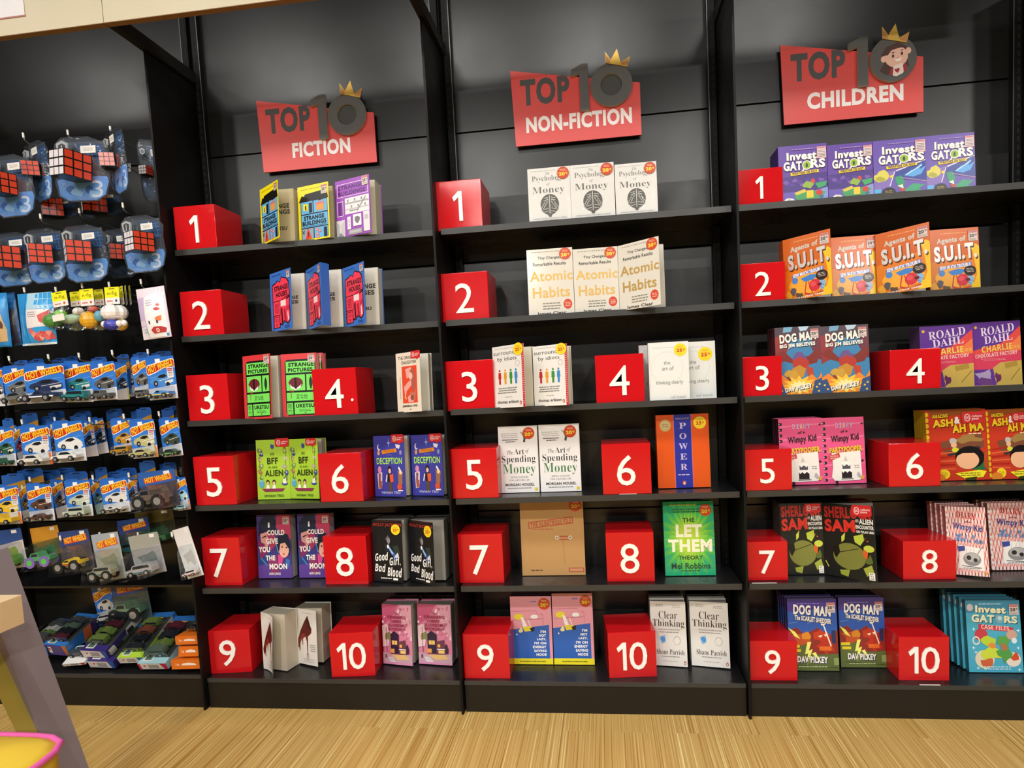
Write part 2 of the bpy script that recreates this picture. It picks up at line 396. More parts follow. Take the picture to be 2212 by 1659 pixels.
# ------------------------------------------------------------------ signs
M_RED = laminate('red_sign_board', '#db4844', 0.33, 0.02)
def sign(word, px, dx, dz, label, wx0, wx1, girl=False):
    a = at(px[0], px[1], YB - 0.022)                      # lower left corner of the board
    Wd, Hd = 0.428, 0.17
    t = thing('category_sign', a, label, 'sign', 'red top ten signs')
    M = MB(); M.prism([(0, 0), (Wd, 0), (Wd, Hd), (-0.008, Hd*1.49)], 0, 0.006, M_RED, mat('#8e2a28', 0.5))
    g = mat('#444444', 0.4)
    A = Art(0.4)
    A.T('TOP', 5.5, 13, 45, 48, g, 'x'); A.T(word, wx0, 63, wx1, 84, mat('#f2eef0', 0.4), 'x')
    A.place(M, lambda u, v, l: (u*Wd, -0.0004 - l*1e-4, v*Hd*1.49))
    M.build('board', t)
    M = MB(); dk = mat('#545554', 0.36); sd = mat('#a8a49a', 0.3)
    # figure one
    x = 0.205; M.prism([(x+.022, .093), (x+.052, .093), (x+.052, .245), (x+.030, .245), (x-.006, .228), (x-.006, .207), (x+.022, .215)], -0.012, -0.001, dk, sd)
    M.build('numeral_one', t)
    M = MB(); c = (0.333, 0.168); n = 40; R, r = 0.070, (0.036 if not girl else 0.0)
    po = [(c[0]+R*math.cos(2*math.pi*i/n), c[1]+R*math.sin(2*math.pi*i/n)) for i in range(n)]
    if girl:
        M.prism(po, -0.012, -0.001, dk, sd)
    else:
        pi_ = [(c[0]+r*math.cos(2*math.pi*i/n), c[1]+r*math.sin(2*math.pi*i/n)) for i in range(n)]
        v = [(x, -0.012, z) for x, z in po] + [(x, -0.012, z) for x, z in pi_] + [(x, -0.001, z) for x, z in po] + [(x, -0.001, z) for x, z in pi_]
        M.add(v, [(i, (i+1) % n, n+(i+1) % n, n+i) for i in range(n)], dk)
        M.add(v, [(i, (i+1) % n, 2*n+(i+1) % n, 2*n+i) for i in range(n)] + [(n+i, n+(i+1) % n, 3*n+(i+1) % n, 3*n+i) for i in range(n)], sd)
    if girl:                                              # printed portrait of a crowned girl on the disc
        A = Art(0.45)
        A.G([30,60, 24,40, 34,24, 60,16, 78,26, 80,52, 84,70, 62,60, 36,86, 20,74], '#4a2620')
        A.E(56, 47, 25, 23, '#f2c6b8'); A.E(29, 50, 6, 7, '#f2c6b8'); A.E(82, 36, 6, 7, '#f2c6b8')
        A.G([30,42, 34,26, 60,18, 76,28, 62,28, 46,32, 38,42], '#4a2620')
        A.G([42,78, 52,66, 68,62, 76,72, 70,84, 56,90, 44,86], '#f4ecec')
        A.G([40,84, 44,72, 50,70, 48,88], '#a02028'); A.G([72,84, 70,66, 76,64, 80,78], '#a02028')
        A.E(55, 76, 3, 3, '#b01828'); A.E(60, 75, 3, 3, '#b01828'); A.G([52,77, 63,76, 59,83], '#b01828')
        A.E(49, 45, 2.4, 3.6, '#3a1a18'); A.E(68, 41, 2.4, 3.6, '#3a1a18'); A.L(46, 38, 52, 37, 1.6, '#4a2620'); A.L(65, 34, 71, 33, 1.6, '#4a2620')
        A.G([51,53, 68,50, 64,57, 56,58], '#ffffff'); A.E(59, 49, 1.6, 1.4, '#e0988a')
        A.place(M, lambda u, v, l: (c[0] + (u-.5)*2*R, -0.0124 - l*8e-5, c[1] + (v-.5)*2*R))
    if not girl: M.prism(pi_, -0.003, -0.001, mat('#3a3b3a', 0.5))
    M.build('numeral_zero', t)
    M = MB(); cx, cz = 0.352, 0.232
    if girl: cx, cz = 0.335, 0.225
    w = 0.072; M.prism([(cx-w/2, cz+.006), (cx+w/2, cz-.014), (cx+w/2+.009, cz+.018), (cx+w*.2, cz+.002), (cx+w*.05, cz+.047), (cx-w*.25, cz+.014), (cx-w/2-.0, cz+.042)],
                       -0.0155, -0.0125, mat('#d9b453', 0.35, 0.5), mat('#a87a3c', 0.4))
    M.add([(cx-w*.48, -.0157, cz+.006), (cx-w*.28, -.0157, cz), (cx-w*.27, -.0157, cz+.012), (cx-w*.49, -.0157, cz+.036)], [(0,1,2,3)], mat('#c08a50', 0.4, 0.4))
    M.add([(cx+w*.22, -.0157, cz-.005), (cx+w*.5, -.0157, cz-.012), (cx+w*.58, -.0157, cz+.015), (cx+w*.22, -.0157, cz+.001)], [(0,1,2,3)], mat('#c08a50', 0.4, 0.4))
    M.build('crown', t)
sign('FICTION', (570, 373), 0, 0, 'red board sign reading TOP 10 FICTION with gold crown', 27, 78)
sign('NON-FICTION', (1115, 317), 0, 0, 'red board sign reading TOP 10 NON-FICTION with gold crown', 9, 93)
sign('CHILDREN', (1694, 270), 0, 0, 'red board sign reading TOP 10 CHILDREN with crowned girl', 17, 86, True)

# ------------------------------------------------------------------ red number boxes
M_BOX = laminate('glossy_red_acrylic', '#c8161c', 0.07, 0.03, 0.35)
M_NUM = mat('#f7f5f0', 0.4)
def number_box(sec, num, s, BL, BR, TL, depth=0.150, yaw=0.0, extra=''):
    z0 = zf(s)
    if s >= 4:
        Y = max(YS[s] + 0.006, min(onz(BL[0], BL[1], z0).y, YS[s] + 0.03))
    else: Y = YS[s] + 0.006
    A = at(BL[0], BL[1], Y); B = at(BR[0], BR[1], Y); T = at(TL[0], TL[1], Y)
    W = B.x - A.x; H = T.z - z0
    t = thing('number_box', (A.x, Y, z0), 'glossy red box with white numeral %s on the %s shelves%s' % (num, sec, extra), 'box', 'red number boxes', (0, 0, yaw))
    m = MB(); m.box(0, 0, 0, W, depth, H, M_BOX); m.build('body', t, bevel=0.0016)
    m = MB(); hh = H*0.60; zc = H*0.475; xc = W*0.49
    w = numeral_width(num, hh)
    numeral(m, num, xc - w/2, zc - hh/2, hh, -0.004, 0.0003, M_NUM, mat('#d8d0c8', 0.4))
    if extra == ' with a small white dot':
        m.tube([(W*.885, -0.002, H*.33), (W*.885, 0.0003, H*.33)], 0.0045, M_NUM, 12)  # white disc painted as a lamp's reflection in the glossy front
    m.build('numeral', t)
    return t
F_, N_, C_ = 'fiction', 'non-fiction', 'children'
for a in (
 (F_, '1', 0, (381,534), (469,527), (382.5,447)), (F_, '2', 1, (395.5,721), (484,715), (396.3,630.3)),
 (F_, '3', 2, (409,903), (497.5,900), (410,810.7)), (F_, '4', 2, (679.8,894), (774,888.6), (679.8,797.7), 0.15, 0, ' with a small white dot'),
 (F_, '5', 3, (424.4,1081.7), (511.2,1081.2), (425,987.3)), (F_, '6', 3, (693,1076.8), (785.1,1073.6), (692.4,980.5)),
 (F_, '7', 4, (437.4,1260.7), (524.2,1259.4), (439.3,1162.5)), (F_, '8', 4, (703.8,1258.5), (796,1256.5), (702.4,1159.5)),
 (F_, '9', 5, (450,1455.2), (538.7,1455.6), (449,1364), 0.15, 0.12), (F_, '10', 5, (717,1463.4), (807.9,1462), (711.6,1369), 0.15, 0.10),
 (N_, '1', 0, (943.3,487), (1042.6,481.5), (942.3,393.6)), (N_, '2', 1, (957,686.5), (1057.3,682), (955,591.7)),
 (N_, '3', 2, (967.4,880.2), (1068.8,876.8), (965.9,781)), (N_, '4', 2, (1288.7,867.7), (1393.2,863.7), (1283.4,768.5)),
 (N_, '5', 3, (978.8,1070.5), (1077.2,1068.4), (975.7,970.6)), (N_, '6', 3, (1302.9,1063), (1408,1060.8), (1298.4,960)),
 (N_, '7', 4, (991.8,1257), (1089.3,1256.2), (989.4,1154.7)), (N_, '8', 4, (1312,1255.3), (1415,1254.7), (1306.8,1151)),
 (N_, '9', 5, (1003.9,1465.4), (1102.3,1464.8), (1000.3,1370)), (N_, '10', 5, (1316.6,1465.4), (1420.8,1465.4), (1311.7,1367), 0.15, 0.10),
 (C_, '1', 0, (1592,446.6), (1692,437.5), (1590.4,368.4)), (C_, '2', 1, (1600.6,652.9), (1697.5,645.5), (1598.6,570.9)),
 (C_, '3', 2, (1605.7,855.7), (1690,850.9), (1604.3,772)), (C_, '4', 2, (1922.9,840), (2032.9,834.3), (1913.7,757)),
 (C_, '5', 3, (1607.4,1059), (1711.5,1055.4), (1605,972.5)), (C_, '6', 3, (1920.4,1044.2), (2032.3,1040), (1913.4,959)),
 (C_, '7', 4, (1614.7,1250.9), (1702.5,1249), (1612,1170.7)), (C_, '8', 4, (1951.4,1252.3), (2065.8,1252.3), (1948.5,1169.3)),
 (C_, '9', 5, (1618,1469.6), (1723,1466.9), (1616.6,1384.4)), (C_, '10', 5, (1941.7,1458.6), (2051,1458.6), (1934.8,1375.6))):
    number_box(*a)
# ------------------------------------------------------------------ cover art, drawn in per cent of the cover
ARTS = {}
def art(fn):
    ARTS[fn.__name__] = fn; return fn
GOLD = mat('#c9a45a', 0.38, 0.4); SILVER = mat('#d9d6d2', 0.25, 0.35)
def penguin(a, x, y, c='#b8402a'):
    a.E(x, y, 3.2, 3.0, c); a.E(x, y, 1.5, 2.2, '#f3e6d8'); a.E(x, y-1.3, .8, .9, '#2a1c18')
@art
def yellow_house():
    a = Art(.35); k = '#14130f'; a.R(0,0,100,100,'#f0de16'); a.M(8,5,92,9,1,'#b0a010')
    a.G([3,29, 13,17, 20,19, 24,15, 94,12, 99,28], k); a.R(8,28,96,97,k); b = '#62b0e4'
    a.R(10,29,48,51,b); a.R(51,29,95,51,b); a.R(10,53,95,76,b); a.R(10,78,48,97,'#8aa0b4'); a.R(51,78,95,97,b)
    a.R(17,33,32,45,'#f2dd24'); a.E(25,38,2,2.4,k); a.R(23,39,27,44,k); a.R(36,32,46,50,k)
    a.R(60,36,84,48,'#e8964a'); a.R(58,34,86,37,'#d8706a'); a.L(64,32,80,31,1.5,'#e89a94'); a.L(66,30,84,29,1,k)
    a.T('STRANGE',18,55,84,63,k,'x'); a.T('BUILDINGS',13,64.5,90,72.5,k,'x'); a.R(14,74,90,74.8,'#2a5a86')
    a.G([29,79, 22,97, 42,97, 33,79],'#e0402a'); a.R(30,84,33,94,'#2a1210'); a.L(12,81,19,87,1.2,k); a.L(19,81,12,87,1.2,k)
    for x, y in ((57,80),(66,83),(58,88),(60,93)): a.R(x,y,x+7,y+4.5,'#e86a5a'); a.R(x+2,y+1.3,x+5,y+3.2,'#f4c0b4')
    a.R(82,80,92,97,k); return a
@art
def purple_house():
    a = Art(.35); a.R(0,0,100,100,'#9a4bbd'); a.F(5,7,95,30,1.2,'#f0e8f4'); a.T('STRANGE',8,10,82,17.5,'#54206e','x'); a.T('BUILDINGS',8,20,88,27.5,'#54206e','x')
    a.R(27,33,97,61,'#e6e4e8'); a.R(28,41,96,44,'#a9a9ad'); a.R(28,52,96,54,'#b9b9bd'); a.L(62,58,88,36,2.6,'#8d8d92'); a.L(40,56,64,56,2,'#8d8d92')
    for i in range(6): a.R(34+i*10,36+(i % 2)*11,38+i*10,40+(i % 2)*11,'#8a8a90')
    a.F(4,37,22,63,1.4,'#f0e8f4'); a.R(6,39,20,61,'#7c3a9c')
    for i in range(5): a.E(13,42+i*4,4,1.4,'#5a2478')
    a.R(0,70,26,100,'#d6d5d9'); a.G([0,70, 10,78, 10,92, 0,100],'#b4b3b8'); a.G([26,70, 14,78, 14,92, 26,100],'#c2c1c6'); a.G([10,92, 14,92, 24,100, 2,100],'#8c8b90')
    a.R(33,66,43,88,'#ecebef'); a.T('変な',36,70,40,84,'#3c3440','s'); a.R(50,64,74,84,'#eeedf0'); a.B(62,75,9,6,'#77767c',9,.35,4); a.R(80,62,98,96,'#e0dfe3'); a.R(83,68,94,76,'#bdbcc2')
    a.R(36,89,76,98,'#9d9ca2'); a.R(40,91,72,95,'#b8b7bd'); return a
@art
def pink_house():
    a = Art(.35); a.R(0,0,100,100,'#3a70c6'); a.M(8,4,60,8,1,'#1c3c7c')
    k = '#241018'; r = '#f03e58'
    a.G([10,20, 30,17, 36,14, 48,18, 56,9, 66,12, 80,14, 90,20, 94,40, 92,60, 95,78, 90,88, 80,92, 66,86, 54,92, 40,90, 10,96], k)
    a.G([13,22, 31,19, 38,16, 49,20, 57,11, 66,14, 79,16, 87,22, 91,40, 89,60, 92,78, 87,86, 80,89, 66,83, 54,89, 40,87, 13,93], r)
    a.T('STRANGE',20,24,86,33,k,'x'); a.T('HOUSES',28,35,82,43.5,k,'x'); a.R(12,49,50,50.2,k); a.L(50,50,70,46,1.4,k); a.L(70,46,92,44,1.4,k)
    a.R(49,50,74,60,'#f2d8d8'); a.L(76,49,92,46,2.6,k); a.M(20,54,40,70,6,'#8e1f34'); a.L(46,52,46,74,1.3,k)
    a.G([50,64, 56,62, 58,88, 52,88], k); a.G([64,66, 70,64, 74,84, 66,86],'#a81f3a'); a.G([76,62, 90,60, 90,78, 80,82],'#c82c48'); a.G([80,72, 84,68, 88,84, 82,86],'#f0d0d0')
    a.R(12,73,46,74,k); a.R(15,76,44,95,k); a.R(17,77,42,94,r); a.T('変な',21,79,38,85,k,'s'); a.T('家',25,87,34,92.5,k,'s')
    a.M(66,93,92,98,2,'#1c3c7c'); return a
@art
def green_eye():
    a = Art(.33); k = '#101410'; g = '#76dd5c'; a.R(0,0,100,100,'#d5383e')
    a.G([10,13, 16,9, 92,9, 97,13, 97,93, 92,97, 16,97, 10,93], k)
    a.R(13,12,94,30,g); a.T('STRANGE',20,14,92,20.5,k,'x'); a.T('PICTURES',19,22.5,88,28.5,k,'x')
    a.R(13,33,66,58,g); a.E(40,46,20,9,'#70202c'); a.G([22,47, 30,52, 42,54, 56,48, 52,54, 38,57, 26,54],'#f0e6e2'); a.R(36,38,42,55,k); a.G([18,45, 30,40, 24,48],'#70202c')
    a.R(70,33,94,58,g); a.E(82,46,5,8,'#26402a'); a.L(82,36,82,56,1.6,k); a.G([79,38, 85,38, 82,41],k); a.G([79,55, 85,55, 82,52],k)
    a.R(13,61,94,74,g); a.T('変な絵',40,63.5,72,71.5,k,'s'); a.L(22,58,34,60,2,'#8a2a20'); a.L(26,60,26,70,1.6,'#7a2018')
    a.R(13,77,30,95,g); a.T('雨',15,79,27,86,k,'s'); a.T('穴',15,87,27,94,k,'s'); a.R(34,77,94,95,g); a.T('UKETSU',38,79,90,85,k,'x'); a.M(46,87,82,91.5,2,'#2c5a2a'); a.G([62,92, 66,92, 64,94.5],k); return a
@art
def cream_red_panel():
    a = Art(.4); a.R(0,0,100,100,'#e6d9c8'); k = '#2c2020'; a.T('THE ORIGINAL',10,6,86,11.5,k,'b'); a.T('DAUGHTER',24,14,86,19.5,k,'b')
    a.R(24,23,86,85,'#df4a2c'); p = '#eaa49c'; a.G([38,28, 62,25, 70,38, 44,44], p); a.G([30,58, 48,50, 62,46, 70,52, 52,60, 40,66, 36,76], p)
    a.G([58,30, 72,28, 80,44, 76,62, 66,66, 62,50],'#a8604e'); a.E(60,40,8,6,'#f0bcae'); a.G([50,82, 58,66, 72,68, 82,60, 76,80, 66,84],'#c4705e'); a.G([46,74, 66,70, 70,84, 48,84], p); a.E(64,76,7,5,'#8e5242')
    a.L(40,66,34,74,3,'#f0bcae'); a.L(34,74,40,78,3,'#f0bcae'); a.T('JEMIMAH WEI',22,88,84,92.5,k,'b'); a.M(52,94,60,97,1,k); a.M(14,40,18,78,14,'#9a8a7c'); return a
@art
def lime_canoe():
    a = Art(.36); a.R(0,0,100,100,'#a5cc38'); k = '#2c3414'
    for s_, (x, y, c) in enumerate(((10,18,'#7a8a4a'),(16,24,'#2d3a7c'),(10,34,'#b08a6a'),(14,44,'#7e9a4c'),(10,54,'#a8704a'),(14,64,'#6a8a3c'),(86,20,'#8aa03c'),(88,32,'#c8c0a0'),(86,46,'#b0a890'),(90,56,'#3c4a8c'),(86,66,'#5c7a38'))):
        a.B(x,y,6.5,4.5,c,9,.4,s_+2); a.E(x+1,y-1,1.8,1.4,'#e6e2c8')
    a.L(8,14,12,70,1.2,'#66802c'); a.L(90,14,86,72,1.2,'#66802c'); a.B(50,11,5,4,'#3a4a9a',8,.3,5)
    a.T('MY',44,22,56,27,k,'s'); a.T('BFF',33,30,66,41,k,'b'); a.T('IS AN',37,44.5,62,48,k,'s'); a.T('ALIEN',25,51,80,61,k,'b')
    a.E(14,74,8,6.5,'#5aa8c8'); a.E(14,69,5,2,'#7cc2da'); a.E(84,74,9,3,'#2f3f96'); a.G([78,74, 90,74, 88,66, 80,66],'#e9e7dc')
    a.G([14,82, 84,82, 76,87, 24,87],'#8c3052')
    for x in (33, 52): a.E(x,71,5,4,'#2a2018'); a.E(x,73,3.6,3,'#e6b694'); a.G([x-6,82, x-3,76, x+4,76, x+6,82],'#f2efe4')
    a.T('VIVIAN TEO',20,92,80,96,'#3f5a1e','b'); return a
@art
def indigo_trio():
    a = Art(.36); a.R(0,0,100,100,'#3c3d9c'); a.E(18,19,6,5,'#e6e2ea'); a.E(20.5,18,5,4.4,'#3c3d9c'); a.S(50,12,7,8,4,.25,'#9aa0d8'); a.E(16,28,4,4,'#c79a6a'); a.G([72,14, 88,16, 84,22, 74,20],'#d8d4e4'); a.E(88,28,4,4,'#8a86c0')
    a.G([26,24, 74,21, 76,27, 28,30],'#d8862c'); a.T('PINETREE',34,23,68,28,'#a85c18','b'); a.M(42,31,62,33,1,'#7a78c0')
    a.T('DECEPTION',9,36,92,47,'#a4e052','b')
    a.E(18,56,6,6,'#d38ab0'); a.G([10,62, 26,60, 24,86, 12,88],'#e2d8d8'); a.B(18,80,7,8,'#a0584a',9,.4,8); a.G([14,62, 22,62, 20,74, 14,74],'#8a4a6a')
    a.E(51,55,6,5.5,'#241a1c'); a.E(51,58,4,4,'#e9b896'); a.G([44,62, 58,62, 60,76, 44,76],'#1c1c26'); a.G([50,64, 62,63, 62,76, 52,77],'#e05a34'); a.R(46,76,57,92,'#5a4634'); a.L(42,64,38,76,3,'#f0e8e0')
    a.B(84,70,9,14,'#9a6a4c',11,.35,3); a.L(80,52,90,62,4,'#f2eeea'); a.E(82,84,8,5,'#d8502c'); a.L(76,90,92,90,2,'#f2eeea'); a.E(86,60,4,4,'#f0d0b4')
    a.T('VIVIAN TEO',22,91.5,84,95.5,'#c2c0e4','b'); return a
@art
def night_pair():
    a = Art(.34); a.R(0,0,100,100,'#40357a'); a.G([60,0, 100,0, 100,40, 74,30, 56,20],'#b23a5c'); a.G([0,60, 30,50, 50,70, 30,100, 0,100],'#27407e'); a.G([0,80, 40,76, 70,84, 100,78, 100,100, 0,100],'#5d3f92')
    a.G([6,14, 20,2, 50,0, 58,12, 56,26, 40,30, 18,30, 4,34],'#18243e'); a.G([10,30, 34,26, 40,44, 24,54, 12,48],'#d99a92'); a.L(16,36,28,33,2,'#2a1c2c'); a.G([30,30, 52,28, 58,46, 40,56, 34,44],'#a8365c')
    a.G([56,40, 72,28, 92,32, 99,52, 94,64, 60,58],'#152038'); a.E(78,55,15,13,'#eab09c'); a.G([60,50, 66,36, 84,34, 94,46, 92,54, 82,44, 68,46, 64,58],'#152038'); a.E(73,51,2.5,1.2,'#241824'); a.E(86,52,2.5,1.2,'#241824'); a.E(77,62,3,1.3,'#c0405a')
    a.G([60,62, 76,68, 70,80, 60,78],'#d84a86'); a.G([2,40, 22,46, 30,60, 8,70],'#7c2c5c'); a.G([30,72, 56,64, 62,90, 40,96],'#8a3468'); a.L(52,36,62,60,2,'#5aa2d2'); a.L(10,68,28,80,2.4,'#4a86c2'); a.B(88,78,8,7,'#3c6cb0',9,.4,4)
    w = '#f6efe6'
    for t, x0, y0, x1, y1 in (('I',34,12,39,20),('COULD',31,24,82,32),('GIVE',26,37,62,46),('YOU',4,50,38,59),('THE',24,64,52,72),('MOON',34,77,86,86)): a.T(t,x0,y0,x1,y1,w,'x')
    a.T('ANN LIANG',32,91,66,95,w,'b'); return a
@art
def black_torch():
    a = Art(.3); a.R(0,0,100,100,'#16171a'); a.T('HOLLY JACKSON',4,5,98,11.5,'#b8352c','b'); a.M(10,1,90,3,1,'#6a2420')
    a.G([44,30, 54,24, 60,34, 54,40],'#5a5a62'); a.E(55,33,5,5,'#8d8684'); a.G([40,40, 60,38, 66,52, 46,54],'#26272e'); a.G([68,42, 86,40, 92,54, 76,58],'#2c3832')
    a.G([50,42, 56,42, 84,60, 78,66],'#2f5fb8'); a.G([51,42, 55,42, 70,53, 66,56],'#9cc4f0'); a.E(52.5,42.5,3.4,3,'#f2f8ff'); a.G([74,58, 84,52, 88,57, 79,62],'#d8d6dc')
    w = '#f6f4f0'; a.T('Good',8,53,52,66,w,'n',-3); a.T('Girl,',56,59,92,74,w,'n',-3); a.T('Bad',6,71,42,84,w,'n',2); a.T('Blood',48,76,96,91,w,'n',2)
    a.M(24,92.5,64,96,1,w); a.R(66,93,82,96.5,w); return a
@art
def red_heel():
    a = Art(.45); a.R(0,0,100,100,'#e6e1d8'); r = '#5e1512'; a.M(30,6,90,9,1,'#c2b8ac')
    a.G([4,64, 20,42, 40,24, 58,11, 70,28, 76,34, 74,42, 60,48, 44,50, 26,56, 6,76], r); a.G([58,11, 66,22, 70,34, 62,36, 52,22],'#38100e'); a.G([10,62, 30,44, 46,46, 30,54],'#8e3026')
    a.G([44,48, 58,46, 57,58, 55,86, 53,86, 51,58],'#701a18'); a.G([28,54, 34,52, 32,66, 30,66],'#701a18'); a.G([12,66, 20,60, 18,76, 15,78],'#701a18')
    for x in (49.5, 54, 58.5): a.L(x,80,x,92,1.2,'#8c5a58')
    a.L(49,80.5,59,80.5,1.4,'#8c5a58'); a.M(66,62,96,76,4,'#a39b92'); a.M(30,88,90,96,2,'#c9c2b8'); return a
@art
def blossom_street():
    a = Art(.34); a.R(0,0,100,100,'#d7819e'); rd = random.Random(4)
    a.G([0,0, 56,0, 30,24, 0,36],'#c85c80'); a.G([60,0, 100,0, 100,60, 66,40],'#e6a6ba')
    for i in range(46): a.B(rd.choice((rd.uniform(2,98), rd.uniform(60,98))), rd.uniform(3,58), rd.uniform(1.5,5), rd.uniform(1,3.2), rd.choice(('#f1c6d2','#e8aebf','#c9688a','#f4d6dd')), 7, .4, i)
    a.G([0,36, 18,34, 26,50, 20,70, 0,72],'#e9c6cc'); a.B(20,54,10,8,'#8a8458',10,.4,2); a.R(13,38,14.6,80,'#5a3a4a')
    k = '#33233c'; a.G([28,50, 40,44, 56,50, 56,82, 28,82], k); a.G([54,62, 78,58, 82,84, 54,84],'#6c3c4c'); a.R(32,60,50,67,'#f0c46a'); a.R(41,59.5,42,67.5,k); a.R(26,74,40,81,'#e8a050'); a.R(58,66,66,71,'#f0b45a'); a.R(60,76,78,81,'#f4c878'); a.R(56,73.5,80,75,'#f2ece8'); a.B(84,74,5,8,'#40283c',9,.4,6)
    a.G([0,80, 30,84, 100,82, 100,100, 0,100],'#c9a2ae'); a.G([28,84, 76,83, 92,90, 50,92],'#e8bc78'); a.G([18,88, 34,88, 46,97, 24,97],'#f0e8ea'); a.L(20,90,36,90,1,'#8a7a8a'); a.L(22,93,40,93,1,'#8a7a8a'); a.R(8,84,14,90,'#6a4a60'); a.G([0,95, 100,97, 100,100, 0,100],'#d890b4')
    r = '#9c2348'
    for t, x0, y0, x1, y1, s_ in (('The',42,12,56,16.5,'s'),('VANISHING',20,18,82,23.5,'b'),('CHERRY',30,25,68,30,'b'),('BLOSSOM',24,31.5,76,36.5,'b'),('BOOKSHOP',22,38,80,43,'b')): a.T(t,x0,y0,x1,y1,r,s_)
    return a
@art
def grey_brain():
    a = Art(.16); a.R(0,0,100,100,'#e3e3e1'); g = '#747472'; a.M(6,4,70,7,1,'#b9b9b7')
    a.T('The',42,8,53,13,g,'i'); a.T('Psychology',10,14,82,26,g,'g'); a.T('of',44,27.5,52,33,g,'i'); a.T('Money',10,34,86,49,g,'g')
    a.E(50,67,22,19,'#686866',26)
    for i in range(5):
        for s_ in (-1, 1): a.E(50+s_*(6+i*3.0),60+i*3.6,2.6,4.4,'#b4b4b2'); a.E(50+s_*(6+i*3.0),60+i*3.6,1.3,3,'#565654')
    for s_ in (-1, 1):
        for y in (54, 58, 74, 79): a.L(50+s_*3,y,50+s_*14,y+2,1.2,'#c4c4c2')
    a.R(49.2,50,50.8,84,'#d8d8d6'); a.G([45,85, 55,85, 53,89, 47,89],'#686866')
    a.T('TIMELESS LESSONS ON WEALTH, GREED,',10,91,90,93.2,'#8c8c8a','s'); a.T('AND HAPPINESS',33,94.8,66,97,'#8c8c8a','s'); return a
@art
def cream_gold():
    a = Art(.16); a.R(0,0,100,100,'#dcd8ce'); k = '#3a3836'; a.M(8,3,92,6,1,'#a39e94')
    a.T('Tiny Changes,',24,11,74,16.5,k,'b'); a.T('Remarkable Results',13,20,85,25,k,'b')
    a.T('Atomic',5,33,99,48,GOLD,'b'); a.T('Habits',10,57,92,73,GOLD,'b')
    a.M(30,80,72,92,3,'#8a857c'); a.E(86,84,9.5,7.5,'#d0503a'); a.M(80,81,92,88,3,'#f0c8b8'); a.T('James Clear',18,94,82,100,k,'b'); return a
@art
def four_figures():
    a = Art(.3); a.R(0,0,100,100,'#e3e1dd'); k = '#282626'; a.M(6,3,80,6,1,'#b5b2ae')
    a.T('surrounded',4,8,90,14.5,k,'s'); a.T('by idiots',16,18,78,26,k,'s'); a.O(80,30,7,5,.25,'#c8b9b6')
    for x, c in ((22,'#b92b26'),(40,'#d99a2a'),(58,'#3d8c3c'),(74,'#3a86c8')):
        a.E(x,40,2.6,2,c); a.G([x-4,43, x+4,43, x+5,53, x+3,53, x+3,62, x-3,62, x-3,53, x-5,53],c)
    a.M(14,67,80,78,3,'#7d7a76'); a.M(36,82,60,84,1,'#a8a5a1'); a.T('thomas erikson',12,88,80,93,'#55524f','b'); a.R(93.5,0,100,100,'#c4232b'); a.M(95,4,98.5,96,26,'#e8a8a8'); penguin(a,86,93,'#b8301e'); return a
@art
def grey_lines_white():
    a = Art(.3); a.R(0,0,100,100,'#e2e4e1'); g = '#6c6e6c'; a.M(10,8,80,11,1,'#c8cac8'); a.L(3,4,3,96,.6,'#c0c3c0'); a.O(46,44,40,28,.03,'#d2d5d2')
    a.T('the',38,32,54,38,g,'s'); a.T('art of',33,41,62,48,g,'s'); a.T('thinking clearly',17,65,84,73,g,'s'); a.T('rolf dobelli',52,91,90,96,'#9a9d9a','s'); return a
@art
def serif_green_money():
    a = Art(.38); a.R(0,0,100,100,'#e7e6e6'); k = '#1d1c1c'
    a.M(6,10,54,18,3,'#a2a0a0'); a.R(10,19.5,50,21,'#77757a'); a.M(18,22,46,25,1,'#4a4848')
    a.G([56,8, 68,12, 72,6, 70,14, 82,12, 72,18, 66,24, 64,16],'#5d625e'); a.G([66,16, 70,20, 68,25, 63,24],'#3c423e'); a.G([58,9, 64,11, 62,14],'#9a9f9b')
    a.T('The',21,36,37,42,k,'i'); a.T('Art',39,34,65,42.5,k,'g'); a.T('of',68,34.5,77,41.5,k,'i'); a.T('Spending',7,44,93,57,k,'g'); a.T('Money',9,57,92,75,'#3f7a4a','g')
    a.T('SIMPLE CHOICES',28,75.5,73,78,'#8a8a8a','s'); a.T('FOR A RICHER LIFE',25,80,76,82.5,'#8a8a8a','s'); a.T('MORGAN HOUSEL',14,86,88,90,k,'b'); a.M(18,92,84,95,1,'#8a8a8a'); a.R(89,93,96,97.5,'#d8c62a'); return a
@art
def orange_blue_stripe():
    a = Art(.3); a.R(0,0,100,100,'#dd5514'); a.R(33.5,0,67,100,'#26309c'); a.R(33,0,34,100,'#c07a9a'); a.R(66.4,0,67.4,100,'#c07a9a'); l = '#c8b8e2'
    a.T('THE 48 LAWS OF',37,4.5,63,7,l,'s')
    for i, ch in enumerate('POWER'): a.T(ch,44 if ch != 'W' else 42,11.5+i*14,57 if ch != 'W' else 59,19.5+i*14,l,'f')
    a.M(38,81,63,84,1,l); a.E(17.5,14.5,11,8.5,GOLD,24); a.E(17.5,14.5,9,7,mat('#e4d09a', .3, .6),24); a.M(11,12,24,17,2,'#9a7a3a'); penguin(a,50,93.5,'#e8703a'); return a
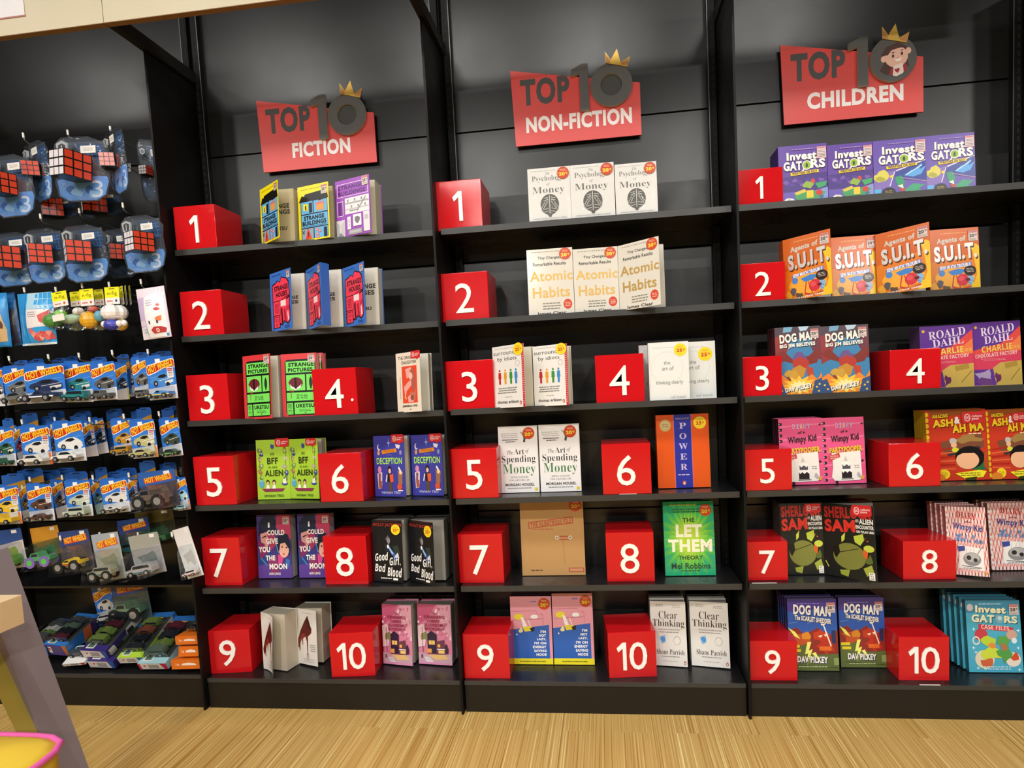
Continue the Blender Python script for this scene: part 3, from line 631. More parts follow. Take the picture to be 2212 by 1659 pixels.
@art
def tan_file():
    a = Art(.2); a.R(0,0,100,100,'#be935f'); r = '#b4523e'
    a.G([12,28.5, 83,22, 84,31, 13,37.5], r); a.G([13.6,29.6, 81.8,23.3, 82.4,30, 14.4,36.3],'#be935f'); a.T('THE ALBATROSS FILE',16,27,81,33,r,'m',-4.5)
    a.M(16,37,56,40,1,'#b8684e',2); a.R(62,47.5,76,49,r); a.R(62,51.5,76,53,r); a.E(57,49.8,3,2.6,'#d8cfc0'); a.E(78,49.8,3,2.6,'#d8cfc0'); a.E(57,49.8,1.2,1.1,'#6a5238'); a.E(78,49.8,1.2,1.1,'#6a5238'); a.L(67,53,68,84,.5,'#a27a4a')
    a.M(14,91.5,34,95,1,'#6a5238'); a.R(74,90,98,95.5,r); a.R(75.5,91,96.5,94.5,'#c8906a'); return a
@art
def green_burst():
    a = Art(.14); a.R(0,0,100,100,'#1aa878'); a.S(50,50,64,60,22,.62,'#3eb45c'); a.S(50,50,52,46,26,.66,'#63c04c',-84); a.S(50,50,40,36,30,.7,'#8ccc42'); a.S(50,50,27,26,30,.7,'#b2d640',-80)
    w = '#f6f2d8'; k = '#0d3a30'
    a.M(12,3,70,7,1,'#c8d85a'); a.M(16,9,80,16,2,'#0f6a54'); a.T('THE',38,22,62,28,k,'b'); a.T('LET',24,31,76,48,w,'x'); a.T('THEM',8,51,95,68,w,'x'); a.T('THEORY',27,73,76,78.5,k,'b'); a.T('Mel Robbins',13,83,90,91,k,'b'); a.M(30,92.5,72,95,1,k); return a
@art
def pink_sofa():
    a = Art(.38); a.R(0,0,100,100,'#e29aa6'); a.G([0,49, 93,42, 93,92, 0,92],'#2b60b4'); a.R(0,91.5,100,100,'#ecdf28'); p = '#b86a7c'
    a.L(2,22,62,21,.8,p); a.L(62,21,66,26,.8,p); a.L(4,35,80,33,.8,p); a.L(78,26,80,42,.8,p); a.L(70,26,78,26,.8,p); a.M(50,6,66,10,1,'#7a6ab0')
    a.E(20,30,12,4.5,'#e8d534'); a.G([24,30, 32,32, 40,44, 46,48, 40,51, 30,44],'#f2ece8'); a.G([28,45, 50,44, 56,50, 34,52],'#e4d23a'); a.G([46,47, 58,45, 57,51, 50,52],'#231c22'); a.L(42,34,48,44,1.6,'#f4eeea'); a.E(58,30,9,3,'#f4efec'); a.B(24,50,6,3.6,'#efe2a0',9,.3,3); a.S(14,56,2.5,2,4,.5,'#f4f0ec')
    for i, (t, w_) in enumerate((("I'M",13),('NOT',17),('LAZY,',22),("I'M ON",29),('ENERGY',33),('SAVING',30),('MODE',25))): a.T(t,85-w_,50+i*5.6,85,53.8+i*5.6,'#f2f4f4','x')
    a.M(18,94,88,97.5,1,'#7a7428'); return a
@art
def serif_clear():
    a = Art(.38); a.R(0,0,100,100,'#e5e2dd'); k = '#352424'
    a.M(16,4,38,9,2,'#aba69f'); a.M(62,5,86,10,2,'#aba69f'); a.T('Clear',24,15,76,27,k,'g'); a.T('Thinking',6,28,95,42,k,'g'); a.M(20,42,86,50,2,'#a49f99')
    a.B(33,59,9,6.5,'#8fbbe4',12,.25,3); a.B(33,59,6,4.4,'#4d92d8',10,.3,6); a.O(73,60,10,7,.09,'#b0aca6'); a.O(72.6,60.4,9.4,6.4,.08,'#c2beb8',15)
    a.T('Shane Parrish',14,74,92,82,k,'g'); a.M(26,84,82,87,1,'#8d8882'); a.M(30,91,78,94,1,'#c4bfb8'); penguin(a,93,94,'#b04a38'); return a
def _gat(a, base, dk):
    w = '#f4f1ee'; k = '#3a2a5c'
    a.T('Invest',18.5,13.5,80.5,27.5,k,'x'); a.T('Invest',17,12,79,26,w,'x'); a.T('GAT',11,29.5,49,45.5,k,'x'); a.T('GAT',10,28,48,44,w,'x')
    a.T('RS',67,27.5,97,43,k,'x'); a.T('RS',66,26,96,42,w,'x'); a.L(46,50,54,40,3,w); a.E(58,36,9.6,8.2,w); a.E(58,36,7.8,6.6,'#8fb93c'); a.E(58,36.5,2.2,3.8,'#2a3a1c')
    a.G([24,47.5, 82,44.5, 82,50, 24,53],'#f2d326'); a.T('WEATHER OR NOT',27,46.3,79,51,k,'x',-2); a.M(26,6,80,10,1,'#a98fd0')
@art
def purple_cloud():
    a = Art(.3); a.R(0,0,100,100,'#6345a6'); a.G([0,55, 100,50, 100,80, 0,82],'#4a3688')
    for i in range(12): a.B(6+i*9,60+(i*37 % 11),7,3.4,'#7a55b4' if i % 2 else '#583e98',9,.3,i)
    a.R(0,81,100,100,'#6a5ab8'); a.G([60,84, 100,76, 100,100, 40,100],'#8a96d8')
    a.B(60,70,13,7,'#8fb44a',10,.3,7); a.E(70,64,4,4,'#d04a2c'); a.G([74,68, 98,66, 96,74, 80,78],'#3fa46a'); a.G([30,86, 60,80, 96,84, 84,94, 44,97, 34,94],'#46a060'); a.R(56,80,70,93,'#f0cc34'); a.E(82,85,7,5,'#c83a34'); a.G([30,83, 52,77, 56,82, 36,87],'#d9c64a'); a.E(86,92,5,3,'#2f7c8a')
    a.B(20,96,10,5,'#f2efe6',9,.2,2); a.E(20,95,4,2,'#c9c2b4'); _gat(a, 0, 0); return a
@art
def purple_storm():
    a = Art(.3); a.R(0,0,100,100,'#6a55b4'); a.G([40,60, 98,42, 100,80, 40,72],'#34479e'); a.G([0,62, 40,56, 32,84, 0,90],'#8470be')
    for q in ([58,66, 74,56, 72,60, 92,46, 86,58, 99,52, 90,66, 74,70],): a.G(q,'#5aa8ec'); a.L(60,66,92,50,1.6,'#c9e8fc')
    a.L(40,58,30,84,1.6,'#e9e4f4'); a.L(42,57,98,41,2,'#e9e4f4'); a.B(14,64,14,9,'#d8cf58',10,.35,5); a.B(12,70,8,5,'#a8a83c',8,.3,2); a.B(34,66,4,3,'#f0d23c',8,.3,3)
    a.G([40,68, 52,66, 58,76, 56,90, 46,86, 42,78],'#2f9a6c'); a.G([58,92, 74,82, 96,86, 84,92, 92,97, 60,98],'#38a478'); a.G([44,84, 54,82, 56,90],'#e6ece4'); a.G([46,88, 60,90, 58,95, 50,94],'#b8484a'); a.L(52,70,100,80,1.6,'#b48ab4')
    a.E(28,94,13,8,'#1f1a22',20); a.M(20,91,36,97,2,'#b8a23c'); a.G([0,88, 14,88, 12,100, 0,100],'#58b4e8'); _gat(a, 0, 0); return a
@art
def orange_agents():
    a = Art(.24); a.R(0,0,100,100,'#e07e20'); a.G([0,0, 100,0, 100,40, 0,52],'#d0641c'); a.G([84,28, 94,26, 100,30, 100,100, 82,100, 94,74, 90,52],'#eebf1e'); a.E(86,30,6,4.5,'#f0cc2c'); a.B(88,94,14,7,'#eec222',10,.3,3); a.B(8,92,7,7,'#e8a830',9,.4,6)
    a.M(22,6,78,9,1,'#e8a860'); a.T('Agents of',16,13,74,24,'#cfc6bc','x',-3)
    a.T('S.U.I.T.',12,27.5,97,52.5,'#5a2c12','x',-3); a.T('S.U.I.T.',10,25,95,50,SILVER,'x',-3)
    a.G([18,60, 84,54, 84,60, 18,66],'#6f7fc0'); a.T('SEW MUCH TROUBLE',20,57,82,63,'#eeeef6','x',-4)
    a.E(50,78,40,16,'#eeaa3c'); a.G([36,68, 56,64, 74,66, 62,73, 44,74],'#3f82d0'); a.E(24,70,6.5,5,'#4a86d0'); a.G([68,78, 82,74, 88,80, 82,92, 76,88],'#86b4dc'); a.L(72,80,84,84,1,'#4f7cae'); a.L(73,84,82,89,1,'#4f7cae')
    a.E(65,82,12,9.5,'#d0303c',18); a.E(62,80,6,4,'#e0505a'); a.L(48,74,44,92,2.2,'#c23a2c'); a.L(44,92,62,97,2.2,'#c23a2c'); a.L(62,97,82,93,2.2,'#c23a2c'); a.L(52,74,60,94,1.6,'#c23a2c'); a.R(71,80,79,84,'#5a1824')
    a.B(20,88,7,6,'#55565e',9,.4,4); a.B(32,94,9,4,'#5c4a3c',9,.4,8); a.E(80,68,12,8,'#2c1a14',22); a.M(72,64,88,71,3,'#c9bfb4'); a.T('JOHN PATRICK GREEN',16,96,84,99.2,'#f2e6d8','x',-2); return a
def _sky(a):
    a.R(0,0,100,100,'#3a7fb0'); a.G([0,0, 100,0, 100,16, 0,20],'#4a3a46'); a.G([0,14, 22,10, 30,28, 18,50, 0,56],'#8c3030'); a.G([100,10, 84,14, 78,30, 92,48, 100,50],'#6a3040')
@art
def hero_flames():
    a = Art(.3); _sky(a); a.G([20,0, 40,0, 36,7, 18,8],'#6fa6c8'); a.G([52,0, 76,0, 70,6, 56,7],'#b4cce0')
    a.G([0,40, 18,34, 38,48, 50,42, 72,44, 94,32, 100,40, 90,54, 74,56, 60,52, 40,54, 20,50],'#7c2a22'); a.B(52,46,14,9,'#66508a',12,.2,2); a.B(54,54,17,9,'#b03426',12,.25,6); a.G([34,62, 52,56, 66,62, 60,74, 40,76],'#c0882c'); a.B(36,70,15,7,'#c79a3a',12,.35,4); a.B(74,66,9,7,'#b8402a',9,.35,8); a.B(24,78,10,5,'#8a3a24',9,.4,3)
    a.G([0,76, 14,70, 30,80, 46,74, 60,80, 78,70, 90,78, 100,68, 100,100, 0,100],'#e6862c'); a.S(50,86,40,15,12,.6,'#f2c23a'); a.S(50,88,26,10,12,.6,'#f8e6a0')
    a.G([0,80, 10,78, 22,100, 0,100],'#34507e'); a.G([100,76, 84,80, 76,100, 100,100],'#34507e')
    for x, y in ((3,86),(9,92),(86,88),(92,84),(90,94)): a.R(x,y,x+4,y+2.4,'#f0c64a')
    w = '#f2efe6'; k = '#1f1a28'
    for dx, c in ((1.4, k), (0, w)): a.T('DOG MAN',10+dx,9+dx*.7,90+dx,22+dx*.7,c,'x',-3); a.T('BIG JIM BELIEVES',10+dx,24+dx*.6,88+dx,31+dx*.6,c,'x',-2); a.T('DAV PILKEY',18+dx,86+dx*.7,78+dx,93+dx*.7,c,'x',-6)
    return a
@art
def violet_sunrise():
    a = Art(.22); a.R(0,0,100,100,'#5f3592'); a.G([100,8, 60,34, 0,44, 0,70, 100,70],'#d84c48'); a.G([100,22, 70,42, 100,60],'#e87a48'); a.G([0,50, 100,46, 100,74, 0,74],'#cf3f5c')
    l = '#ded0e8'; a.E(7,8,3,2.3,'#e0b43a'); a.T('ROALD',17,6,87,19,l,'f',-5); a.T('DAHL',24,20,83,32,l,'f',-5)
    y = mat('#ecd264', .3, .25); a.T('CHARLIE',18,36,82,46,y,'m',-4); a.T('AND THE',84,38,97,43,y,'b'); a.T('CHOCOLATE FACTORY',4,48,92,54,'#e8c4bc','m',-3); a.M(14,57,70,61,2,'#e08a94')
    g = mat('#d9b85c', .3, .35); a.G([40,72, 56,64, 100,62, 100,100, 46,100],g); a.G([64,66, 90,62, 92,70, 66,74],'#a88a3c'); a.L(76,92,96,74,1.2,'#7a6428'); a.B(20,86,18,10,'#a898b8',12,.4,3); a.B(20,94,16,7,'#6c3f7c',10,.4,6); a.B(50,88,7,8,'#6a2f5a',9,.4,9); a.R(0,99,100,100,g); return a
@art
def pink_cake():
    a = Art(.32); a.R(0,0,100,100,'#e4578a'); k = '#241a20'
    for i in range(5): a.L(4,12+i*20,98,9+i*20,2.2,'#ee7aa2')
    for i in range(11): a.R(1,6+i*8.6,8,10+i*8.6,k); a.R(0,7.4+i*8.6,3,8.8+i*8.6,'#c8c0c4')
    for i, ch in enumerate('DIARY'): a.T(ch,32+i*8.4,8,38.5+i*8.4,16,('#e8a0c8','#b8b0e0','#e8c0a0','#c8a0d8','#a8c0e0')[i],'m')
    a.T('of a',44,19,60,23,k,'b',-4); a.T('Wimpy Kid',20,26,86,39,k,'b',-3); a.T('PARTYPOOPER',15.5,45,93.5,54,'#7a4a1c','x',-2); a.T('PARTYPOOPER',15,44,93,53,'#e9bf38','x',-2)
    a.G([20,54, 88,51, 90,92, 84,95, 26,96, 18,90, 22,74],'#efebe4'); a.G([12,58, 38,53, 40,60, 14,66],'#cc5050'); a.M(16,57,36,63,2,'#f0c0b8')
    a.R(42,80,66,92,k); a.R(44,69,63,78,'#55505a'); a.R(47,66,60,70,'#efebe4'); a.G([41,80, 45,84, 50,81, 55,84, 60,81, 67,84, 67,78, 41,78],'#f6f4f0'); a.G([43,70, 48,74, 54,71, 60,74, 64,71, 64,68, 43,68],'#f6f4f0'); a.G([48,66, 52,58, 57,66],'#c9c4c0'); a.L(40,93,70,93,1,k); a.M(72,72,84,78,2,'#9a959c'); a.B(82,88,4,5,'#b8b2b4',8,.4,2); a.E(91,91,4,3.2,'#d89a3a'); a.S(95,10,4,2,5,.4,k); a.S(92,66,4,3,5,.4,k); a.B(30,97,4,3,k,7,.4,3); return a
@art
def red_comic():
    a = Art(.18); a.R(0,0,100,100,'#c23a24'); a.G([6,0, 96,0, 90,6, 10,10],'#8a4a1c'); a.G([20,46, 92,34, 96,54, 30,62],'#7a4a34'); a.B(70,42,18,6,'#9c7a44',12,.4,2); a.G([30,60, 86,52, 90,56, 36,66],'#3c3438')
    for i in range(6): a.L(8,58+i*5,46,54+i*6,2.2,'#d8643c' if i % 2 else '#a42a1c')
    y = '#efd02a'; k = '#54180e'
    for dx, c in ((1.2, k), (0, y)): a.T('AMAZING',12+dx,6+dx,38+dx,11+dx,c,'m',-2); a.T('ASH',12+dx,13+dx,46+dx,24+dx,c,'x',-2); a.T('AH MA',44+dx,20+dx,96+dx,32+dx,c,'x',-3)
    a.T('&',48,10,58,20,'#f2eee8','x'); a.M(70,33,92,37,1,'#e8d8b0'); a.B(44,46,7,5,'#b9b2ae',9,.3,4); a.E(45,50,5,4,'#e2b08c'); a.E(47,57,6,3.4,'#cdd23c')
    a.B(78,74,26,14,'#2f6a3c',12,.3,6); a.E(70,68,24,16,'#1c1618',22); a.E(66,72,19,12.5,'#e9b48c',22); a.G([48,66, 54,56, 84,56, 88,68, 78,62, 58,62],'#1c1618'); a.E(26,91,10,7,y); a.M(20,88,32,94,3,'#b89a1c'); a.E(16,96,12,6,'#d8802c')
    a.G([44,90, 84,86, 96,88, 90,96, 60,98],'#efe030'); a.M(52,89,88,95,2,'#6a6420'); a.G([60,97, 80,95, 78,100, 62,100],'#3a3a1c'); a.G([94,60, 100,62, 100,90, 92,80],'#b04a24')
    for i in range(12): a.E(1.5,6+i*8,3.6,3.4,'#d8b822')
    return a
@art
def black_green_scream():
    a = Art(.34); a.R(0,0,100,100,'#191c19'); r = '#d8342a'
    a.T('SHERLOCK',3,3,96,19,'#b02a24','x',-1); a.T('SAM',3,21,64,38,r,'x',-2); a.T('AND THE',65,19,71,23,'#e6e4dc','b'); a.T('ALIEN',72,18,98,25,'#e6e4dc','x'); a.T('ENCOUNTER',65,26.5,99,31.5,'#e6e4dc','x'); a.T('ON PULAU UBIN',66,33.5,99,37,'#e6e4dc','x')
    a.G([36,44, 44,38, 42,48, 36,52],'#c9d24a'); a.G([60,42, 78,38, 80,46, 72,54, 62,50],'#bccb46'); a.E(88,57,10,4.6,'#c4cf4c'); a.E(86,47,2,1,'#c04a3a'); a.E(82,44,1.2,.8,'#c04a3a')
    a.E(50,70,32,18,'#7c7f3a',24); a.G([20,70, 18,60, 30,54, 32,66, 24,74],'#15160f'); a.L(30,66,70,58,1,'#2c2e1a')
    a.G([78,58, 86,62, 84,72, 76,66],'#d8602c'); a.G([76,84, 92,78, 96,88, 82,94],'#a2ad44'); a.G([30,90, 50,88, 46,98, 32,96],'#97a03c'); a.B(88,72,8,6,'#5c6a2c',9,.5,3); a.L(2,80,8,88,2,'#b8c04a'); a.R(86,88,97,98,'#ecebe4'); a.T('BY',88,89,94,91,'#2a2a2a','b'); a.T('A.J.',88,92,95,94,'#2a2a2a','b'); a.T('LOW',88,95,95,97,'#2a2a2a','b'); return a
@art
def red_gingham():
    a = Art(.36); a.R(0,0,100,100,'#ecd8d4')
    for i in range(-9, 20):
        a.L(i*8,0,i*8-40,100,2.0,'#dd7270'); a.l -= 1
    for i in range(-2, 26):
        a.L(i*8-50,0,i*8-6,100,1.8,'#e08c86'); a.l -= 1
    a.l += 2
    for i in range(13): a.R(0,3+i*7.6,5,7+i*7.6,'#efe9e4')
    r = '#b83a30'; b = '#2f3d8a'; a.T('DIARY',28,8,76,17,r,'f',4); a.T('of a',46,20,62,23.5,'#8a4a5a','b'); a.T('Wimpy Kid',18,25,90,37,b,'b',3); a.T('Hot Mess',20,40,90,52,'#5a8cc8','c',3)
    a.G([30,56, 90,60, 88,92, 26,90],'#efece8'); a.G([26,58, 44,57, 44,64, 28,66],'#3c4a9a'); a.E(60,76,22,10,'#8d8c8e',20); a.E(60,73.5,18,6.6,'#b4b3b4'); a.E(52,74,6,3.4,'#2c2a2c'); a.E(68,77,5,2.8,'#2c2a2c'); a.L(74,68,86,58,2,'#9a999c'); a.L(34,86,82,88,1,'#4a484a'); a.M(36,88,80,91,1,'#8a888a')
    for x in (46, 56, 64): a.L(x,68,x+2,60,.8,'#b8b6b8')
    a.E(92,95,3,2.3,'#d8a03a'); return a
@art
def storm_rooftop():
    a = Art(.33); a.R(0,0,100,100,'#46378a'); a.G([0,18, 100,14, 100,58, 0,52],'#2c5ab0'); a.G([0,44, 18,40, 34,50, 60,40, 80,52, 100,44, 100,78, 0,76],'#8c2c26'); a.B(26,56,22,9,'#c0502a',12,.4,3); a.B(66,52,15,8,'#c33a22',12,.3,6); a.B(76,66,16,11,'#b83020',12,.35,8); a.B(36,52,8,6,'#d98a2c',10,.3,2)
    a.G([60,52, 70,50, 66,54],'#f4e6c0'); a.G([72,50, 80,48, 76,53],'#f4e6c0'); a.L(72,36,86,66,2.4,'#f2ecdc'); a.E(70,35,3,2.2,'#f4eee0'); a.E(74,34,3,2.2,'#f4eee0')
    a.L(2,34,20,32,.8,'#6a96d8'); a.L(40,34,70,28,.8,'#6a96d8'); a.L(70,28,90,36,.8,'#6a96d8'); a.R(88,44,96,62,'#22325c')
    a.G([0,66, 40,64, 46,78, 100,76, 100,100, 0,100],'#5d6a38'); a.R(2,64,22,68,'#e6cc2c'); a.R(4,70,24,74,'#e6cc2c'); a.G([38,60, 46,60, 40,72, 48,70, 36,92, 38,76, 32,77],'#eff07a'); a.G([46,76, 54,74, 62,88, 52,80],'#eff07a'); a.G([0,40, 14,46, 24,56, 12,52],'#f0ec6a'); a.R(90,82,100,92,'#8a9a5c'); a.L(10,92,98,96,.8,'#3c4624'); a.R(62,66,86,72,'#e06a28')
    w = '#f2efe8'; k = '#221a44'
    for dx, c in ((1.3, k), (0, w)): a.T('DOG MAN',12+dx,9+dx*.8,88+dx,23+dx*.8,c,'x',3); a.T('The SCARLET SHEDDER',14+dx,25+dx*.6,88+dx,32+dx*.6,c,'x',5); a.T('DAV PILKEY',16+dx,80+dx*.8,78+dx,89+dx*.8,c,'x',1)
    a.M(18,5,70,8,1,'#8a7ac0'); a.M(16,93,80,96,1,'#b8c08a'); return a
@art
def teal_files():
    a = Art(.33); a.R(0,0,100,100,'#46a8c4'); a.G([0,0, 100,0, 100,14, 0,18],'#3a86a4'); w = '#f0ecc4'; k = '#254a66'; a.M(24,4,70,7,1,'#a8d0de')
    for dx, c in ((1.4, k), (0, w)): a.T('Invest',18+dx,8+dx*.8,74+dx,18+dx*.8,c,'x',2); a.T('GAT',10+dx,20+dx*.8,52+dx,31+dx*.8,c,'x',2); a.T('RS',70+dx,22+dx*.8,94+dx,32+dx*.8,c,'x',2)
    a.E(61,26,7.5,6,'#7fb0c0'); a.E(62,25,4,3,'#c4e0e6'); a.G([22,33, 86,38, 86,44, 22,40],'#c83444'); a.T('CASE FILES',27,35,78,41,'#f0c8c8','m',3); a.E(8,10,6,5,'#c9bcc0')
    a.E(26,48,12,9,'#c23c4a'); a.O(16,56,7,6,.3,'#eadfd8'); a.E(82,48,10,7,'#c8a090'); a.E(86,56,5,4,'#d8e4ec'); a.E(30,82,18,13,'#d9d2b4'); a.E(82,82,14,10,'#e4d8c8'); a.B(86,78,8,6,'#d04a2c',9,.4,3); a.B(34,86,10,6,'#c8603c',9,.4,5)
    a.B(40,58,14,8,'#b4cf3a',11,.3,4); a.B(66,56,14,8,'#57a04c',11,.3,7); a.B(42,74,17,9,'#c6d640',11,.35,2); a.B(68,74,14,11,'#4f9a48',11,.35,9); a.B(44,63,7,4,'#e08a3c',9,.3,6); a.B(66,65,7,5,'#b0704c',9,.3,8)
    for x, y in ((12,40),(94,42),(10,66),(14,72),(92,66),(16,94),(92,96)): a.S(x,y,4,3,4,.3,'#d8f0f6')
    a.M(24,91,82,97,2,'#d4eaf0'); return a
# price stickers
def sticker(kind):
    a = Art(.3)
    if kind == 'c20': a.E(50,50,50,50,'#c8431a',30); a.M(24,18,76,36,2,'#f0c8a0'); a.T('20',16,44,66,74,'#f4d83a','x'); a.T('%',70,46,88,66,'#f4d83a','x')
    elif kind == 'y25': a.E(50,50,50,50,'#f2d626',30); a.M(28,20,72,34,2,'#c8702a'); a.T('25',20,40,64,68,'#c8301c','x'); a.T('%',68,42,84,60,'#c8301c','x'); a.M(36,76,64,84,1,'#d8a030')
    elif kind in ('r25', 'r20'):
        a.R(0,0,100,100,'#d8c9c6'); a.R(0,0,100,26,'#c88a86'); a.M(8,4,92,24,2,'#a8504c'); a.T(kind[1:],10,34,66,66,'#2c2424','x'); a.T('%',72,36,94,54,'#2c2424','x'); a.M(8,74,92,96,2,'#8a807c')
    elif kind == 'red': a.G([0,10, 6,0, 94,0, 100,10, 100,66, 94,78, 76,78, 66,100, 56,78, 6,78, 0,66],'#cc2a2c'); a.O(26,40,14,26,.22,'#f2d8d4'); a.T('SG',17,30,35,50,'#f2d8d4','b'); a.T('culture',46,22,92,38,'#f2d8d4','b'); a.T('pass',46,44,78,60,'#f2d8d4','b')
    elif kind == 'bar': a.R(0,0,100,100,'#d8a8b0'); a.R(8,22,92,94,'#e9e2e4'); a.M(10,4,90,18,1,'#b85060'); [a.R(12,30+i*13,88,36+i*13,'#8a7078') for i in range(5)]
    return a
# ------------------------------------------------------------------ books
def proj(p):
    d = Vector(p) - CAM
    x, y, z = d.dot(r_), d.dot(d_), d.dot(f_)
    return FW/2 + PPX + FOC*x/z, FH/2 + PPY + FOC*y/z
PAGE = mat('#cfc8b8', 0.8); PAGE_W = mat('#dcd8cc', 0.8)
def mpages(c):
    k = 'pages_' + c
    if k in _m: return _m[k]
    m = bpy.data.materials.new('page_edges'); m.use_nodes = True; nt = m.node_tree; b = nt.nodes['Principled BSDF']; b.inputs['Roughness'].default_value = 0.8
    tc = nt.nodes.new('ShaderNodeTexCoord'); mp = nt.nodes.new('ShaderNodeMapping'); mp.inputs['Scale'].default_value = (1, 900, 1)
    n = nt.nodes.new('ShaderNodeTexNoise'); n.inputs['Scale'].default_value = 1.0
    mx = nt.nodes.new('ShaderNodeMix'); mx.data_type = 'RGBA'; l = lin(c)
    mx.inputs[6].default_value = tuple(q*0.72 for q in l[:3]) + (1,); mx.inputs[7].default_value = l
    nt.links.new(tc.outputs['Object'], mp.inputs[0]); nt.links.new(mp.outputs[0], n.inputs['Vector']); nt.links.new(n.outputs[0], mx.inputs[0]); nt.links.new(mx.outputs[2], b.inputs['Base Color'])
    _m[k] = m; return m
_artmesh = {}
ORD = ['copy directly behind', 'second copy behind', 'third copy behind', 'fourth copy behind', 'fifth copy behind']
def book(artn, s, BL, BR, TL, label, group, th=0.022, Y=None, lean=4, FE=None, stk=None, behind=0, shift=(0, 0, 0), short=None, cat='book',
         spine='#444444', page='#cfc8b8', title=None, curl=0.0, flap=False, yaw=0.0, hard=False, phi=None):
    z0 = zf(s) + 0.0006
    if Y is None:
        Y = YS[s] + 0.014 if s < 3 else min(max(onz(BL[0], BL[1], z0).y, YS[s] + 0.01), {3: 0.10, 4: 0.12, 5: 0.13}[s])
    le = math.radians(lean)
    A = at(BL[0], BL[1], Y); B = at(BR[0], BR[1], Y); W = (B.x - A.x)/max(0.3, math.cos(yaw))
    d = ray(TL[0], TL[1]); t = (Y + math.tan(le)*(-z0 + CAM.z) - CAM.y)/(d.y - math.tan(le)*d.z)
    H = (CAM.z + t*d.z - z0)/math.cos(le)
    root = thing('book', (A.x, Y, z0 + th*math.sin(le)), label, cat, group, (-le, 0, yaw))
    # pages
    i = 0.003; m = MB(); pm = mpages(page)
    m.box(0.001, 0.0012, i if hard else 0.0008, W - i, th - 0.0012, H - i, pm)
    if title:
        a = Art(0.7); a.R(0,0,100,100,title[0])
        for q in title[1:]: a.T(q[0], q[1], q[2], q[3], q[4], '#38342e', 'x')
        a.place(m, lambda u, v, l: (u*(W-i), 0.0011 - l*LAY, v*(H-i)))
    m.build('page_block', root)
    m = MB(); sm = mat(spine, 0.35)
    m.box(0, 0, 0, 0.0012, th, H, sm); m.box(0.0012, th - 0.0012, 0, W, th, H, sm)
    m.build('back_cover', root)
    # front cover
    ph = phi or 0.0
    if FE is not None:
        best = None
        for k in range(0, 101):
            q = math.radians(k)
            pt = Vector((A.x + W*math.cos(q), Y - W*math.sin(q), z0)); e = abs(proj(pt)[0] - FE)
            if best is None or e < best[0]: best = (e, q)
        ph = best[1]
    if curl:
        def fn(u, v, l):
            N_ = 24; x = y = 0.0; n = max(1, int(u*N_)); ds = u*W/n if u > 0 else 0; a = 0
            for k in range(n):
                a = ph*0.2 + (ph*0.8 + curl*(0.4+0.6*(1-v)))*((k+.5)*ds/W); x += math.cos(a)*ds; y -= math.sin(a)*ds
            o = 0.0003 + l*LAY
            return (x - math.sin(a)*o, y - math.cos(a)*o, v*H)
    else:
        def fn(u, v, l):
            return (u*W, -0.0003 - l*LAY, v*H)
    m = MB(); A_ = ARTS[artn]()
    ik = mat(page if ph else spine, 0.6); n = 10 if curl else 1; nv = 6 if curl else 1
    vs = []; fs = []
    for jj in range(nv + 1):
        for k in range(n + 1):
            vs.append(fn(k/n, jj/nv, 0)); vs.append(fn(k/n, jj/nv, -26))
    wd_ = 2*(n+1)
    for jj in range(nv):
        for k in range(n):
            a0 = jj*wd_ + 2*k
            fs.append((a0+1, a0+wd_+1, a0+wd_+3, a0+3))
    m.add(vs, fs, ik)
    if not curl:
        m.add([fn(0,0,0), fn(1,0,0), fn(1,1,0), fn(0,1,0), fn(0,0,-26), fn(1,0,-26), fn(1,1,-26), fn(0,1,-26)], [(0,1,5,4),(1,2,6,5),(2,3,7,6),(3,0,4,7)], mat(spine, 0.4))
        A_.place(m, fn); fc = m.build('front_cover', root); fc.rotation_euler = (0, 0, -ph)
    else:
        flat = MB(); A_.place(flat, lambda u, v, l: (u, l, v))
        bm = bmesh.new(); bm.from_mesh(flat.mesh('t'))
        for axis in (0, 2):
            for k in range(1, 10):
                co = [0, 0, 0]; co[axis] = k/10; no = [0, 0, 0]; no[axis] = 1
                bmesh.ops.bisect_plane(bm, geom=bm.verts[:] + bm.edges[:] + bm.faces[:], plane_co=co, plane_no=no)
        bm.verts.index_update()
        vs = [fn(v.co.x, v.co.z, v.co.y) for v in bm.verts]; b0 = len(m.v); m.v += vs
        for f in bm.faces: m.f.append([b0 + v.index for v in f.verts]); m.m.append(m.mi(flat.mats[f.material_index]))
        bm.free(); fc = m.build('front_cover', root)
    if flap:
        m = MB(); q = ph - math.radians(150)
        x1, y1 = W*math.cos(ph), -W*math.sin(ph)
        x2, y2 = x1 + W*0.24*math.cos(math.radians(-62)), y1 - W*0.24*math.sin(math.radians(-62))
        m.add([(x1, y1, 0), (x2, y2, 0), (x2, y2, H), (x1, y1, H), (x1+.0008, y1+.0004, 0), (x2+.0008, y2+.0004, 0), (x2+.0008, y2+.0004, H), (x1+.0008, y1+.0004, H)],
              [(0,1,2,3),(4,7,6,5),(0,4,5,1),(2,6,7,3),(1,5,6,2)], mat(spine, 0.4)); m.build('cover_flap', root)
    if stk:
        kind, cx, cy, w = stk; ar = W/H
        hh = {'c20': w*ar, 'y25': w*ar, 'r25': w*ar*1.25, 'r20': w*ar*1.25, 'bar': w*ar*1.3, 'red': w*ar*0.72}[kind]
        m = MB(); S_ = sticker(kind); L0 = A_.l + 2
        S_.place(m, lambda u, v, l: fn((cx - w/2 + u*w)/100, 1 - (cy - hh/2 + (1-v)*hh)/100, L0 + l))
        m.build('price_sticker', fc)
